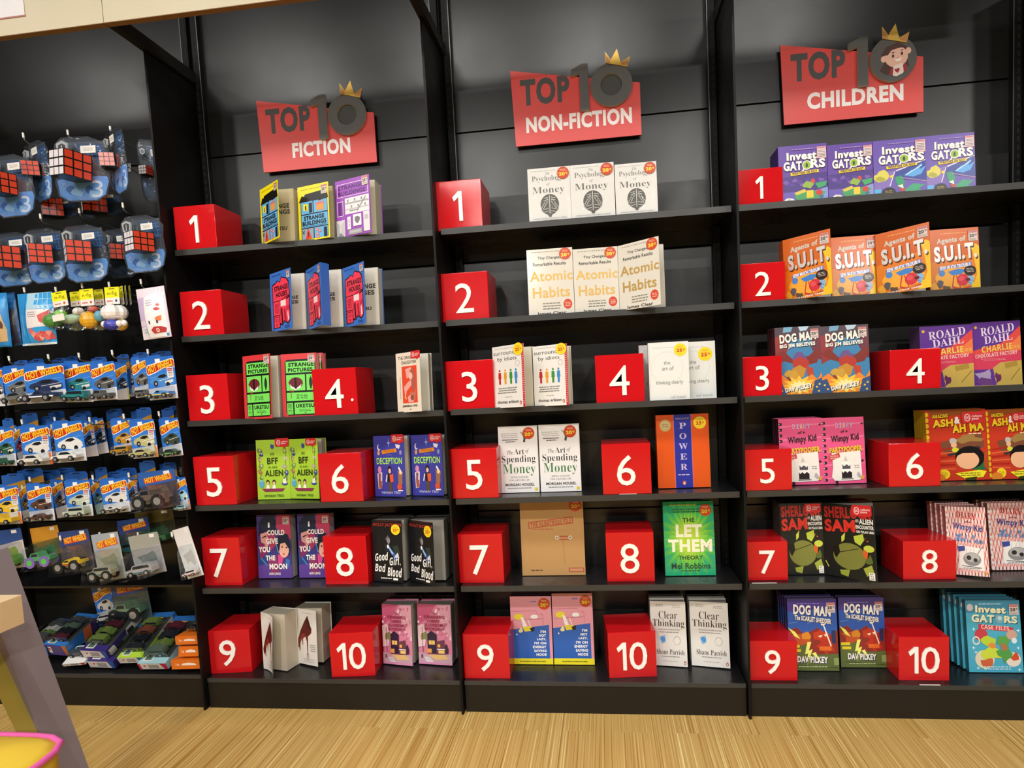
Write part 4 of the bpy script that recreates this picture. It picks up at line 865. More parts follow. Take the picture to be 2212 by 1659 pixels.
    if artn in ('grey_brain', 'tan_file', 'green_burst') or (artn == 'cream_gold' and FE is None):
        m = MB(); rd = random.Random(int(BL[0])); n = 8; vs = []
        for j in range(n + 1):
            for k in range(n + 1): vs.append((W*k/n, -0.0045 - LAY*20 + rd.uniform(-.0009, .0009), H*j/n))
        m.add(vs, [(j*(n+1)+k, j*(n+1)+k+1, (j+1)*(n+1)+k+1, (j+1)*(n+1)+k) for j in range(n) for k in range(n)], WRAP); m.build('clear_wrap', root, smooth=True)
    for k in range(behind):
        c = copy_tree(root)
        for q in c.children:
            if q.name.startswith('front_cover'): q.rotation_euler = (0, 0, 0)
        c['label'] = '%s, %s %s' % (short[0], ORD[k], short[1])
        c.location = (A.x + shift[0]*(k+1), Y + (th + 0.0012)*(k+1) + shift[1]*(k+1), root.location.z + shift[2]*(k+1))
    return root
G1 = 'yellow paperbacks'; B_ = book
t1 = ('#b9ad86', ('NGE', 52, 26, 86, 35), ('INGS', 48, 37, 88, 46), ('TSU', 52, 68, 78, 75))
B_('yellow_house', 0, (565,518.6), (638.6,513), (565.6,412), 'yellow paperback with cover flung open, left end of top fiction shelf', 'yellow house paperbacks', 0.03, FE=604.6, stk=('r25',90,10,16), spine='#e8d61c', page='#d6cfb4', title=t1)
B_('yellow_house', 0, (646.5,512.5), (723,506.5), (646,407), 'yellow paperback with nearly closed cover, middle of top fiction shelf', 'yellow house paperbacks', 0.03, FE=713.6, stk=('r25',87,12,19), spine='#e8d61c', page='#d6cfb4', title=t1)
B_('purple_house', 0, (728,505.5), (815,499.5), (724.8,396), 'purple paperback with thick pages at the right of the top fiction shelf', 'purple house paperbacks', 0.055, Y=0.056, FE=803, stk=('r25',88,9,17), spine='#8a3fb0', page='#d9d2bc')
t2 = ('#c9c6be', ('NGE', 50, 38, 80, 44), ('SES', 46, 46, 80, 52))
B_('pink_house', 1, (587,710), (663,704.5), (587,594), 'blue and pink paperback with flung open cover, left of three', 'blue and pink paperbacks', 0.03, FE=632.6, stk=('r25',90,9,15), spine='#3366bc', page='#d9d5c8', title=t2)
B_('pink_house', 1, (665,704.5), (743,700), (665,586), 'blue and pink paperback showing its folded cover flap, middle of three', 'blue and pink paperbacks', 0.03, FE=698, stk=('r25',90,9,15), spine='#3366bc', page='#d9d5c8', title=t2, flap=True)
B_('pink_house', 1, (744.3,700), (822,695.5), (744.3,582), 'blue and pink paperback with open cover, right of three', 'blue and pink paperbacks', 0.035, FE=791.5, stk=('r25',90,9,15), spine='#3366bc', page='#d9d5c8', title=('#c9c6be', ('NGE', 60, 27, 92, 35), ('SES', 58, 38, 88, 46), ('SU', 60, 66, 78, 72)))
B_('green_eye', 2, (528.7,898), (606,895.5), (529.2,771), 'red and green paperback with eye picture, loose cover, left of two', 'red and green paperbacks', 0.022, FE=589, stk=('r25',88,8,19), spine='#c42c34')
B_('green_eye', 2, (611.4,896), (688,893), (611.4,766.5), 'red and green paperback with eye picture, tucked behind red box four', 'red and green paperbacks', 0.022, stk=('r25',86,8,19), spine='#c42c34', behind=1, shift=(0.012,0,0), short=('red and green paperback', 'the one tucked at box four'))
B_('cream_red_panel', 2, (859.6,887.5), (931,884.5), (857,766), 'cream paperback with red panel and figure, right end of third fiction shelf', 'single paperbacks', 0.03, FE=911, stk=('red',84,7,38), spine='#ddd2c2', page='#d9d4c6')
B_('lime_canoe', 3, (556.8,1070), (628,1068.7), (557.3,952), 'lime green paperback with red canoe, left of two', 'lime green paperbacks', 0.02, stk=('red',80,7,42), spine='#9cc030')
B_('lime_canoe', 3, (628.6,1068.7), (700,1066), (629.2,950), 'lime green paperback with red canoe, right of two by box six', 'lime green paperbacks', 0.03, FE=690.5, stk=('red',78,7,36), spine='#9cc030', page='#c9c2b4')
B_('indigo_trio', 3, (810.9,1065.4), (886,1063), (809,943), 'indigo paperback with green title and three figures, left of two', 'indigo paperbacks', 0.02, FE=877.5, stk=('red',80,7,40), spine='#34358c')
B_('indigo_trio', 3, (891.5,1063), (966,1060.5), (889,941), 'indigo paperback with green title and three figures, right of two', 'indigo paperbacks', 0.02, FE=959, stk=('red',80,7,40), spine='#34358c')
B_('night_pair', 4, (558.7,1244), (632,1245.8), (558,1114.5), 'dark blue and red paperback of two faces, left of two', 'dark blue romance paperbacks', 0.04, stk=('r20',87,9,18), spine='#3a3070', page='#b9b4ac')
B_('night_pair', 4, (646.3,1239), (716,1240), (644,1112), 'dark blue and red paperback of two faces, right of two by box eight', 'dark blue romance paperbacks', 0.04, stk=('r20',87,9,18), spine='#3a3070', page='#b9b4ac')
for k in (0, 1):
    B_('black_torch', 4, ((808.2,1257),(886.9,1253.5))[k], ((880,1256),(965,1253))[k], ((804,1125),(883.3,1125))[k], 'black paperback with white script and yellow sticker, ' + ('left of two' if k == 0 else 'cover swung open, right of two'), 'black torch paperbacks', 0.05, Y=0.075, FE=(872.5,940)[k], stk=('y25',80,15,30), spine='#1a1a1c', page='#a9a59c', behind=1, shift=(0.004,0,0), short=('thick black paperback', 'the ' + ('left' if k == 0 else 'right') + ' black one'))
B_('red_heel', 5, (569,1434), (628,1437), (566,1323), 'white paperback with dark red heel, pages bulging out, left of two', 'white red heel paperbacks', 0.06, Y=0.085, phi=0.62, curl=0.35, spine='#d8d2c6', page='#cfc4ae', yaw=-0.2, lean=2)
B_('red_heel', 5, (641.9,1421.4), (700,1424), (638.3,1315.6), 'white paperback with dark red heel, cover ajar, right of two', 'white red heel paperbacks', 0.07, Y=0.125, FE=687, spine='#d8d2c6', page='#cfc4ae')
for k in (0, 1):
    B_('blossom_street', 5, ((829.6,1428),(906,1428))[k], ((898,1429),(981,1430))[k], ((826,1306),(903.6,1306))[k], 'pink paperback of a blossom street, cover ' + ('swung open, left of two' if k == 0 else 'slightly ajar, right of two'), 'pink blossom paperbacks', 0.045, FE=(893,978.5)[k], spine='#c9849c', page='#a9a59a', behind=1, shift=(0.003,0,0), short=('pink blossom paperback', 'the ' + ('left' if k == 0 else 'right') + ' pink one'))
# middle bay
W3 = ('left of three', 'middle of three', 'right of three')
for k, q in enumerate((((1143.5,474.6),(1234.6,468),(1139.2,367)), ((1235,468.2),(1329.5,459.9),(1231.4,358.8)), ((1331.3,460.4),(1421.5,454),(1325.8,356.9)))):
    B_('grey_brain', 0, *q, 'white book in plastic wrap with grey brain drawing, ' + W3[k], 'white brain books', 0.02, stk=('c20',84,12,28), spine='#d0d0ce', lean=3)
for k, q in enumerate((((1143,679),(1241.5,676),(1138.4,541.8)), ((1242.5,675.5),(1338.5,669.2),(1237.2,540)), ((1339.2,668.5),(1440,662.8),(1334,533)))):
    B_('cream_gold', 1, *q, ('cream book with gold title, ' + W3[k]) + (', cover swung open' if k == 2 else ''), 'cream and gold books', 0.025, stk=('c20',84,9,26), spine='#cfcabd', FE=1428 if k == 2 else None, page='#d8d4c8', lean=3)
for k, q in enumerate((((1068.2,876.3),(1155,873),(1068.8,752)), ((1155.2,873.8),(1237,871),(1151.5,750.7)))):
    B_('four_figures', 2, *q, 'white paperback with four coloured figures, ' + ('loose cover, left of two' if k == 0 else 'right of two'), 'white four figure paperbacks', 0.03, FE=(1136,1229.6)[k], stk=('y25',84,8,30), spine='#c9c4ba', page='#d4ccb8')
B_('grey_lines_white', 2, (1404,863.5), (1490.8,862.2), (1398.5,742), 'white paperback with grey title, in front of two by box four', 'white grey title paperbacks', 0.03, stk=('y25',80,14,32), spine='#cfd1ce', lean=2)
B_('grey_lines_white', 2, (1458,863), (1548.2,858.6), (1450,741.5), 'white paperback with grey title, half hidden by the front copy', 'white grey title paperbacks', 0.025, Y=0.085, stk=('y25',76,22,34), spine='#cfd1ce', lean=2)
B_('grey_lines_white', 2, (1384,864), (1470,861), (1378,747), 'white paperback with grey title, rear copy peeking out beside box four', 'white grey title paperbacks', 0.02, Y=0.125, spine='#cfd1ce', lean=2)
for k, q in enumerate((((1081.2,1062),(1165.7,1063),(1077.2,923)), ((1168.7,1060.4),(1256,1058),(1164.4,919)))):
    B_('serif_green_money', 3, *q, 'white book with green serif word and grey bird, ' + ('left of two' if k == 0 else 'right of two'), 'white and green money books', 0.022, stk=('c20',78,11,30), spine='#cfcecd', lean=3, hard=True)
B_('orange_blue_stripe', 3, (1422.5,1054.8), (1536,1054.8), (1416.5,899), 'thick orange paperback with blue centre stripe beside box six', 'single paperbacks', 0.045, stk=('y25',83,12,24), spine='#c24a12', lean=3)
B_('tan_file', 4, (1128.7,1242), (1265,1241), (1122.7,1083.5), 'tan book printed like a closed file folder beside box seven', 'single hardbacks', 0.02, stk=('c20',88,7,20), spine='#a87f50', lean=4)
B_('green_burst', 4, (1437.7,1245), (1546.7,1244), (1427,1086), 'bright green hardback with sunburst cover beside box eight', 'single hardbacks', 0.03, stk=('c20',84,12,24), spine='#12805c', lean=4, hard=True)
for k, q in enumerate((((1106.8,1434.4),(1195.4,1435),(1102.3,1289.4)), ((1197,1424),(1284.3,1424.5),(1192.4,1282.8)))):
    B_('pink_sofa', 5, *q, 'pink and blue hardback with yellow strip, ' + ('left stack front copy' if k == 0 else 'right stack front copy'), 'pink and blue hardbacks', 0.018, stk=('c20',83,11,28), spine='#7a5a8a', lean=5, hard=True, behind=2 - k, short=('pink and blue hardback', 'the ' + ('left' if k == 0 else 'right') + ' front copy'), page='#b9b2b4')
for k, q in enumerate((((1409,1428),(1485,1430),(1400.8,1299)), ((1494.5,1430),(1576,1431),(1488.7,1299.4)))):
    B_('serif_clear', 5, *q, 'white paperback with blue scribble, ' + ('cover ajar, left of two' if k == 0 else 'right of two, near the side panel'), 'white scribble paperbacks', 0.022, FE=(1493,1580)[k], spine='#cfcac0', lean=5, behind=2, short=('white scribble paperback', 'the ' + ('left' if k == 0 else 'right') + ' one'), page='#b4b0a4')
# right bay
W4 = ('leftmost of four', 'second of four from left', 'third of four from left', 'rightmost of four')
for k, q in enumerate((((1684.5,439.9),(1789,431.2),(1675.6,319)), ((1790,430.9),(1887.5,422.6),(1781.6,315.4)), ((1888.7,422.6),(2002,412.2),(1883.5,306.6)), ((2003,412.2),(2108,402.9),(1995,295.6)))):
    B_('purple_cloud' if k < 2 else 'purple_storm', 0, *q, 'purple comic with white title and ' + ('cloud picture, ' if k < 2 else 'lightning picture, ') + W4[k], 'purple comics', 0.016, stk=('bar',89,16,19), spine='#3c2a78', lean=3, behind=4 if k == 0 else 0, short=('purple comic', 'the leftmost purple one'), FE=(None, None, 2003, None)[k])
for k, q in enumerate((((1695.8,647.4),(1798.5,640.4),(1686,521)), ((1797.8,640.6),(1897,634),(1790,515.5)), ((1896,634),(2003,627),(1881.3,509)), ((2010,626),(2118.5,618.4),(2000,499.5)))):
    B_('orange_agents', 1, *q, 'orange comic with silver title, ' + (W4[k] if k not in (0, 2) else W4[k] + ', cover lifting'), 'orange comics', 0.022, stk=('r20',88,13,18), spine='#a8541a', lean=4, FE=(1799, None, 2012.6, None)[k], page='#d2cec6', behind=1 if k == 0 else 0, short=('orange comic', 'the leftmost orange one'), Y=0.085 if k in (1, 3) else 0.075)
for k, q in enumerate((((1678.6,851.4),(1777,849.2),(1665.7,710)), ((1777,849),(1880.9,842.8),(1764.3,707)))):
    B_('hero_flames', 2, *q, 'comic with white title over orange flames, ' + ('left of two' if k == 0 else 'right of two by box four'), 'flame comics', 0.02, stk=('r20',87,11,17), spine='#5a2a30', lean=4, behind=3 if k == 0 else 0, short=('flame comic', 'the left flame one'), Y=0.06)
for k, q in enumerate((((1991,836.2),(2105,831.6),(1974,708)), ((2105,831.4),(2208.6,826.2),(2090,699)))):
    B_('violet_sunrise', 2, *q, 'violet and orange paperback with gold lettering, ' + ('left of two behind box four' if k == 0 else 'right of two'), 'violet and gold paperbacks', 0.02, spine='#4a3a5a', lean=4, behind=2 if k == 0 else 0, short=('violet and gold paperback', 'the left one'), Y=(0.09, 0.10)[k])
for k, q in enumerate((((1687,1044.2),(1781,1041.4),(1678.6,907)), ((1781,1041.4),(1871.8,1037.7),(1770,904.4)))):
    B_('pink_cake', 3, *q, 'pink book with cake drawing on white panel, ' + ('left of two' if k == 0 else 'right of two by box six'), 'pink cake books', 0.018, spine='#3a2630', lean=5, behind=3 if k == 0 else 0, short=('pink cake book', 'the left one'), hard=True)
for k, q in enumerate((((2006,1036.6),(2137,1031.8),(1982.3,889.5)), ((2137,1031.5),(2240,1027),(2115,886.7)))):
    B_('red_comic', 3, *q, 'red comic with yellow block title and yellow spine, ' + ('left of two behind box six' if k == 0 else 'right one cut by picture edge'), 'red and yellow comics', 0.016, stk=('red',(78, 72)[k],14,36), spine='#c8b020', lean=6, behind=3 if k == 0 else 0, short=('red and yellow comic', 'the left one'))
for k, q in enumerate((((1691,1231),(1782.6,1231.7),(1675.8,1089)), ((1784,1231.7),(1896.5,1237.4),(1774,1087.8)))):
    B_('black_green_scream', 4, *q, 'black paperback with red title and green shapes, ' + ('left of two' if k == 0 else 'right of two'), 'black and green paperbacks', 0.016, stk=('red',78,9,38), spine='#55524c', lean=6, behind=(4, 3)[k], short=('black and green paperback', 'the ' + ('left' if k == 0 else 'right') + ' one'), page='#8f8b82', FE=(None, 1896)[k], Y=0.10)
for k, q in enumerate((((2051,1238),(2126,1239),(2017.4,1096)), ((2142.5,1227),(2240,1229),(2110,1089)))):
    B_('red_gingham', 4, *q, 'red gingham book with frying pan drawing, ' + ('cover ajar, left of two behind box eight' if k == 0 else 'right one cut by picture edge'), 'red gingham books', 0.02, spine='#b86a66', lean=7, behind=(3, 2)[k], short=('red gingham book', 'the ' + ('left' if k == 0 else 'right') + ' one'), page='#a8a49c', FE=(2141.7, None)[k], Y=(0.09, 0.12)[k], shift=(-0.004, 0, 0.001))
for k, q in enumerate((((1706.5,1449),(1813,1453),(1694,1295)), ((1817,1442),(1915.4,1446),(1804.7,1292.6)))):
    B_('storm_rooftop', 5, *q, 'comic with white title over stormy rooftops, ' + ('left of two' if k == 0 else 'right of two'), 'storm comics', 0.018, stk=('r20',88,12,17), spine='#2c2440', lean=5, behind=(4, 3)[k], short=('storm comic', 'the ' + ('left' if k == 0 else 'right') + ' one'), page='#a9a5a0', shift=(-0.002, 0, 0))
B_('teal_files', 5, (2093.8,1453), (2211.4,1459), (2074.5,1298), 'teal comic with cream title and red strip, front of its stack', 'teal comics', 0.018, stk=('r20',88,13,17), spine='#2c6474', lean=6, behind=4, short=('teal comic', 'the front teal one'), shift=(-0.007, 0, 0.002), page='#9cb8bc')
for nm, q, w, lb in (('shelf_ticket', (1624, 1258.5), 0.075, 'small white ticket lying in front of box seven on children shelf'), ('shelf_ticket', (1985, 1466.5), 0.06, 'small white ticket lying in front of box ten on children shelf'), ('shelf_ticket', (1338, 1067), 0.055, 'thin cream ticket under box six on non-fiction shelf')):
    s = {1258.5: 4, 1466.5: 5, 1067: 3}[q[1]]; a = at(q[0], q[1], YS[s] + 0.006); m = MB(); m.box(0, 0, 0, w, 0.004, 0.0012, mat('#d8d6d2', .5))
    o = m.build(nm); o.location = (a.x, YS[s] + 0.0012, ZS[s] + 0.0002); tag(o, lb, 'ticket')
# ------------------------------------------------------------------ toy bay: hooks, hanging packs, packs on the base
BAG = clear_plastic('crinkled_clear_bag', (0.93, 0.95, 0.96), 0.22, 0.18)
SHELL = clear_plastic('glossy_clear_shell', (0.95, 0.97, 1.0), 0.17, 0.10)
STEEL = mat('#a8a8a6', 0.3, 0.9); TIP = mat('#efefec', 0.35)
TIRE = mat('#141414', 0.6); GLASS = mat('#20262c', 0.12)
def frame(TL, TR, BL, Y, tilt=0.0):
    A, B, C = at(*TL, Y), at(*TR, Y), at(*BL, Y)
    return A, (B - A).length, (C - A).length, math.atan2(-(B.z - A.z), B.x - A.x)
def hook(u, v, label, Y=-0.005):
    a = at(u, v, Y); L = YB - Y - 0.001
    m = MB(); m.tube([(0, L, -0.035), (0, 0.012, -0.028), (0, 0.002, -0.022), (0, 0, -0.014)], 0.0022, STEEL, 8)
    m.tube([(0, 0, -0.016), (0, -0.001, 0.0)], 0.0032, TIP, 8)
    m.box(-0.008, L - 0.002, -0.05, 0.008, L, -0.02, STEEL)
    o = m.build('display_hook'); o.location = a; tag(o, label, 'hook', 'wire display hooks')
RW = {'A': 'first', 'B': 'second', 'C': 'third', 'D': 'fourth', 'E': 'fifth', 'F': 'sixth', 'G': 'seventh'}
PL = ('leftmost', 'second', 'third', 'fourth', 'fifth')
for r, tips in (('A', ((50,287),(146,281),(238,273))), ('B', ((87,462),(171,450),(265,438))), ('C', ((52,621),(120,620),(177,612),(235,609),(304,603))),
                ('D', ((19,769),(104,765),(170,762),(242,756),(319,754))), ('E', ((47,906),(118,901),(193,901),(267,894),(343,888))),
                ('F', ((64,1030),(134,1026),(200,1026),(278,1021))), ('G', ((130,1157),(215,1150),(298,1150),(371,1149)))):
    for i, q in enumerate(tips): hook(q[0], q[1], '%s wire hook in the %s row of toys from the top' % (PL[i], RW[r]))
# small vehicles
def vehicle(mb, L, body, style='car', wheel=None, big=False, accent=None, ox=0, oz=0, oy=0):
    b = mat(body, 0.22); a = mat(accent, 0.25) if accent else b; h = L*0.30; w = L*0.36
    wr = L*(0.20 if big else 0.095); z0 = oz + wr*(1.0 if big else 0.55)
    P_ = {'car': [(0,.2),(.02,.5),(.25,.58),(.40,.98),(.70,.98),(.86,.60),(1,.52),(1,.18)], 'suv': [(0,.15),(0,.62),(.22,.66),(.30,1.1),(.95,1.1),(1,.62),(1,.15)],
          'truck': [(0,.15),(0,.6),(.2,.64),(.28,1.1),(.55,1.1),(.58,.62),(1,.62),(1,.15)], 'racer': [(0,.12),(.02,.3),(.35,.42),(.5,.78),(.62,.72),(.74,.46),(.98,.56),(1,.2)]}[style]
    mb.prism([(ox + x*L, z0 + z*h) for x, z in P_], oy - w/2, oy + w/2, b)
    G_ = {'car': [(.30,.62),(.42,.92),(.68,.92),(.80,.64)], 'suv': [(.27,.70),(.33,1.03),(.90,1.03),(.93,.70)], 'truck': [(.26,.68),(.31,1.03),(.52,1.03),(.54,.68)], 'racer': [(.40,.48),(.5,.72),(.58,.68),(.62,.5)]}[style]
    mb.prism([(ox + x*L, z0 + z*h) for x, z in G_], oy - w/2 - .0004, oy + w/2 + .0004, GLASS)
    mb.box(ox + L*.02, oy - w/2 - .0005, z0 + h*.2, ox + L*.98, oy - w/2, z0 + h*.32, a)
    for x in (.2, .79):
        for s_ in (-1, 1):
            c = (ox + x*L, oy + s_*w*.5, oz + wr)
            mb.tube([(c[0], c[1] - w*.10, c[2]), (c[0], c[1] + w*.10, c[2])], wr, mat(wheel, .4) if wheel and big else TIRE, 12)
            mb.tube([(c[0], c[1] - w*.115, c[2]), (c[0], c[1] + w*.115, c[2])], wr*.55, mat('#5cc84a', .4) if wheel and big else mat('#b9b9bb', .3, .6), 10)
def flame_art(body, strip=None, free=False, tag_=True, seed=0, style='car', dark=0, teal=False):
    a = Art(.3); a.R(0,0,100,100,'#2a68c2'); a.G([0,30, 100,20, 100,70, 0,72],'#3478d2'); a.L(10,48,92,36,2,'#5a96e0'); a.L(30,56,96,46,1.4,'#5a96e0')
    w = '#f0e6da'; a.G([0,22, 6,17, 94,5, 100,9, 100,30, 92,21, 62,27, 34,36, 6,42, 0,38], w); a.G([1,23.5, 7,19, 93,7, 98.5,11, 98.5,26, 90,19, 60,25, 33,34, 6,39.5, 1,36],'#c4301e')
    a.T('HOT WHEELS',6,13.5,95,31,'#8a2010','x',-9); a.T('HOT WHEELS',5,12.5,94,30,'#f4c02a','x',-9)
    c = body; k = '#1c1d22'
    a.G([8,56, 14,50, 30,45, 44,40, 66,39, 80,44, 92,52, 94,62, 84,68, 60,70, 30,66, 10,62], c); a.G([34,48, 46,42, 62,41, 70,46, 54,50], k); a.G([60,58, 90,54, 90,60, 64,66],'#3a3a40' if dark else '#d9d6d0')
    a.E(28,62,8,7,k); a.E(28,62,4,3.4,'#9a9a9c'); a.E(70,66,7,6,k); a.L(40,56,88,50,1,'#f0ece4')
    a.G([0,73, 60,70, 100,67, 100,100, 0,100],'#d8d5d8' if not teal else '#9ac4c8')
    if strip: a.G([88,69, 96,68, 100,92, 100,100, 90,100], strip)
    if tag_: a.R(34,4,52,14,'#ece9e6')
    if free: a.R(72,26,94,50,'#e6dede'); a.R(74,28,92,31,'#b8403a'); a.R(74,32,92,35,'#b8403a'); a.T('FREE',75,37,91,41,'#3a3434','b'); a.M(75,43,91,48,2,'#8a8484')
    return a
FT = mat('#2560b8', 0.4)
def car_card(TL, TR, BL, Y, label, body, strip=None, free=False, style='car', seed=0, dark=0, accent=None, teal=False, tag_=True, group='carded toy cars', small=False):
    A, W, H, ro = frame(TL, TR, BL, Y)
    t = thing('car_card', A, label, 'toy', group, (0, ro, 0))
    m = MB(); m.prism([(0, -H*.97), (W*.04, -H), (W*.96, -H), (W, -H*.97), (W, -H*.04), (W*.97, -H*.02), (W*.60, -H*.01), (W*.5, H*.05), (W*.08, H*.05), (0, -H*.005)][::-1], 0, 0.0007, FT)
    flame_art(body, strip, free, tag_, seed, style, dark, teal).place(m, lambda u, v, l: (u*W, -0.0002 - l*3e-5, -H + v*H))
    m.build('card', t)
    if small: return t
    m = MB(); L = W*0.86; vehicle(m, L, body, style, accent=accent, ox=W*.07, oz=-H*.965, oy=-0.014); m.build('toy_car', t)
    m = MB(); x0, x1, za, zb, d = W*.03, W*.93, -H*.985, -H*.70, 0.032
    m.hexa([(x0,-.002,za),(x1,-.002,za),(x1-.004,-d,za+.004),(x0+.004,-d,za+.004),(x0,-.002,zb),(x1,-.002,zb),(x1-.006,-d*.8,zb-.008),(x0+.006,-d*.8,zb-.008)], CLEAR); m.build('blister', t)
    return t
cc = car_card
RD = 'in the fourth row of toys'
cc((-22,795),(4,794),(-14,878), 0.02, 'brown car card cut by the picture edge %s' % RD, '#7a5a48', small=True)
cc((3,796),(66,788),(15,876), 0.0, 'grey car card, second from left %s' % RD, '#6c6c68', free=True, dark=1)
cc((50,790),(136,784),(62,872), -0.02, 'dark blue car card, widest card %s' % RD, '#2a3558', style='racer', accent='#e8e8ea')
cc((136,784),(196,782),(148,869), 0.0, 'teal and black car card %s' % RD, '#2c7c80', strip=None, style='suv', accent='#1c1c1e')
cc((194,784),(246,780),(200,866), -0.015, 'grey vehicle card left of the yellow green strip card %s' % RD, '#5a5a58', dark=1, style='truck')
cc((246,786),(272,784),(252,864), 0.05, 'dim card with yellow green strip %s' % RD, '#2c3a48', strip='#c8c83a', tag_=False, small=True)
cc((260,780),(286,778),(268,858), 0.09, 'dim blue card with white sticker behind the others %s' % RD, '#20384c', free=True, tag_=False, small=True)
cc((282,776),(316,772),(290,860), 0.02, 'grey and black card beside the blue and yellow %s' % RD, '#6a6460', dark=1, style='suv')
cc((313,774),(374,768),(325,865), -0.02, 'blue and yellow racer card at the right end %s' % RD, '#4a86c8', free=True, style='racer', accent='#e8c83a')
RE = 'in the fifth row of toys'
cc((-14,926),(28,924),(-2,1007), 0.0, 'green car card cut by picture edge %s' % RE, '#2c5c44', style='truck')
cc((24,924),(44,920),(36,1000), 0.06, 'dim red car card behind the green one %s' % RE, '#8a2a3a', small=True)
cc((42,922),(105,918),(54,1006), -0.01, 'white car card with orange strip %s' % RE, '#d8d4cc', strip='#d86a2c', free=True)
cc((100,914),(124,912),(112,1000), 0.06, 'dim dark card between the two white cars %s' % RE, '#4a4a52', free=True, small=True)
cc((112,914),(176,908),(124,1000), -0.02, 'white car card without strip, centre %s' % RE, '#dcdcd8')
cc((172,912),(200,908),(184,988), 0.04, 'dim blue card right of the plain white car card %s' % RE, '#28324a', free=True, small=True)
cc((196,906),(222,902),(206,982), 0.08, 'rearmost blue card with free sticker %s' % RE, '#283440', free=True, small=True)
cc((238,908),(282,903),(250,984), 0.01, 'amber car card left of the pale yellow one %s' % RE, '#b8862a', style='suv')
cc((278,910),(332,905),(292,991), -0.02, 'pale yellow car card with orange strip %s' % RE, '#b9b078', strip='#d88a3c', free=True)
cc((342,907),(384,902),(352,988), 0.0, 'green and dark car card at the right end %s' % RE, '#3a4a3a', accent='#7cc83a', dark=1)
RF = 'in the sixth row of toys'
cc((-22,1052),(38,1048),(-10,1134), -0.01, 'yellow car card at the left edge %s' % RF, '#dcb42c', strip='#d87a3a', free=True, style='truck')
cc((38,1046),(58,1044),(50,1126), 0.06, 'dim amber card behind the yellow car card %s' % RF, '#6a5a3a', small=True)
cc((56,1048),(110,1045),(70,1126), -0.01, 'brown car card with free sticker %s' % RF, '#5c3c2c', free=True, dark=1, style='racer')
cc((108,1040),(134,1036),(120,1120), 0.05, 'dim card with free sticker behind the brown car card %s' % RF, '#5a4432', free=True, small=True)
cc((138,1040),(192,1036),(152,1117), -0.01, 'pale green suv card with free sticker %s' % RF, '#b4bca8', free=True, style='suv')
cc((192,1038),(212,1034),(204,1112), 0.05, 'dim teal car card between pale green and zebra cards %s' % RF, '#3c6c6c', teal=True, small=True)
cc((215,1038),(272,1032),(228,1110), -0.015, 'black and white racer card with free sticker %s' % RF, '#d2cfc8', free=True, style='racer', accent='#2a2020')
cc((268,1034),(292,1030),(282,1102), 0.05, 'dim dark car card right of the racer %s' % RF, '#30302e', free=True, small=True)
cc((372,1034),(400,1030),(380,1104), 0.0, 'pale blue card at the right end %s' % RF, '#9ac4cc', strip='#c87a4a', style='suv')
# blue card tops that stick up behind the front cards
for r, lst in (('fourth', ((30,779,30),(62,776,32),(112,774,30),(140,770,28),(196,772,34),(252,766,26),(286,762,34),(326,760,44))), ('fifth', ((4,904,24),(46,893,34),(84,900,34),(104,889,34),(150,896,36),(162,888,34),(228,884,36),(282,886,40),(294,881,32),(348,882,26),(360,878,26))), ('sixth', ((2,1024,50),(36,1014,56),(70,1018,60),(112,1012,50),(138,1020,50),(204,1010,26),(220,1020,56),(250,1012,44),(300,996,34),(344,1000,36)))):
    for i, (u, v, w) in enumerate(lst):
        Y = 0.06 + 0.025*(i % 4)
        A, W, H, ro = frame((u, v), (u + w, v - w*0.05), (u + 8, v + 88), Y)
        m = MB(); m.prism([(0, -H*.98), (W, -H*.98), (W, -H*.06), (W*.92, 0), (W*.3, 0), (W*.22, -H*.03), (0, -H*.04)][::-1], 0, 0.0007, FT)
        m.box(W*.34, -0.0004, -H*.055, W*.66, 0.0, -H*.03, mat('#101418', .6))
        a = Art(.35); a.R(0,0,100,100,'#2a5ea8'); a.G([0,26, 100,10, 100,30, 0,44],'#b8862a'); a.place(m, lambda p, q, l: (p*W, -0.0002 - l*2e-5, -H*.98 + q*H*.90))
        o = m.build('car_card'); o.location = A; o.rotation_euler = (0, ro, 0)
        tag(o, 'blue card top showing behind the front cards, %s of its kind along the %s row' % (('first', 'second', 'third', 'fourth', 'fifth', 'sixth', 'seventh', 'eighth', 'ninth', 'tenth', 'eleventh')[i], r), 'toy', 'car cards behind')
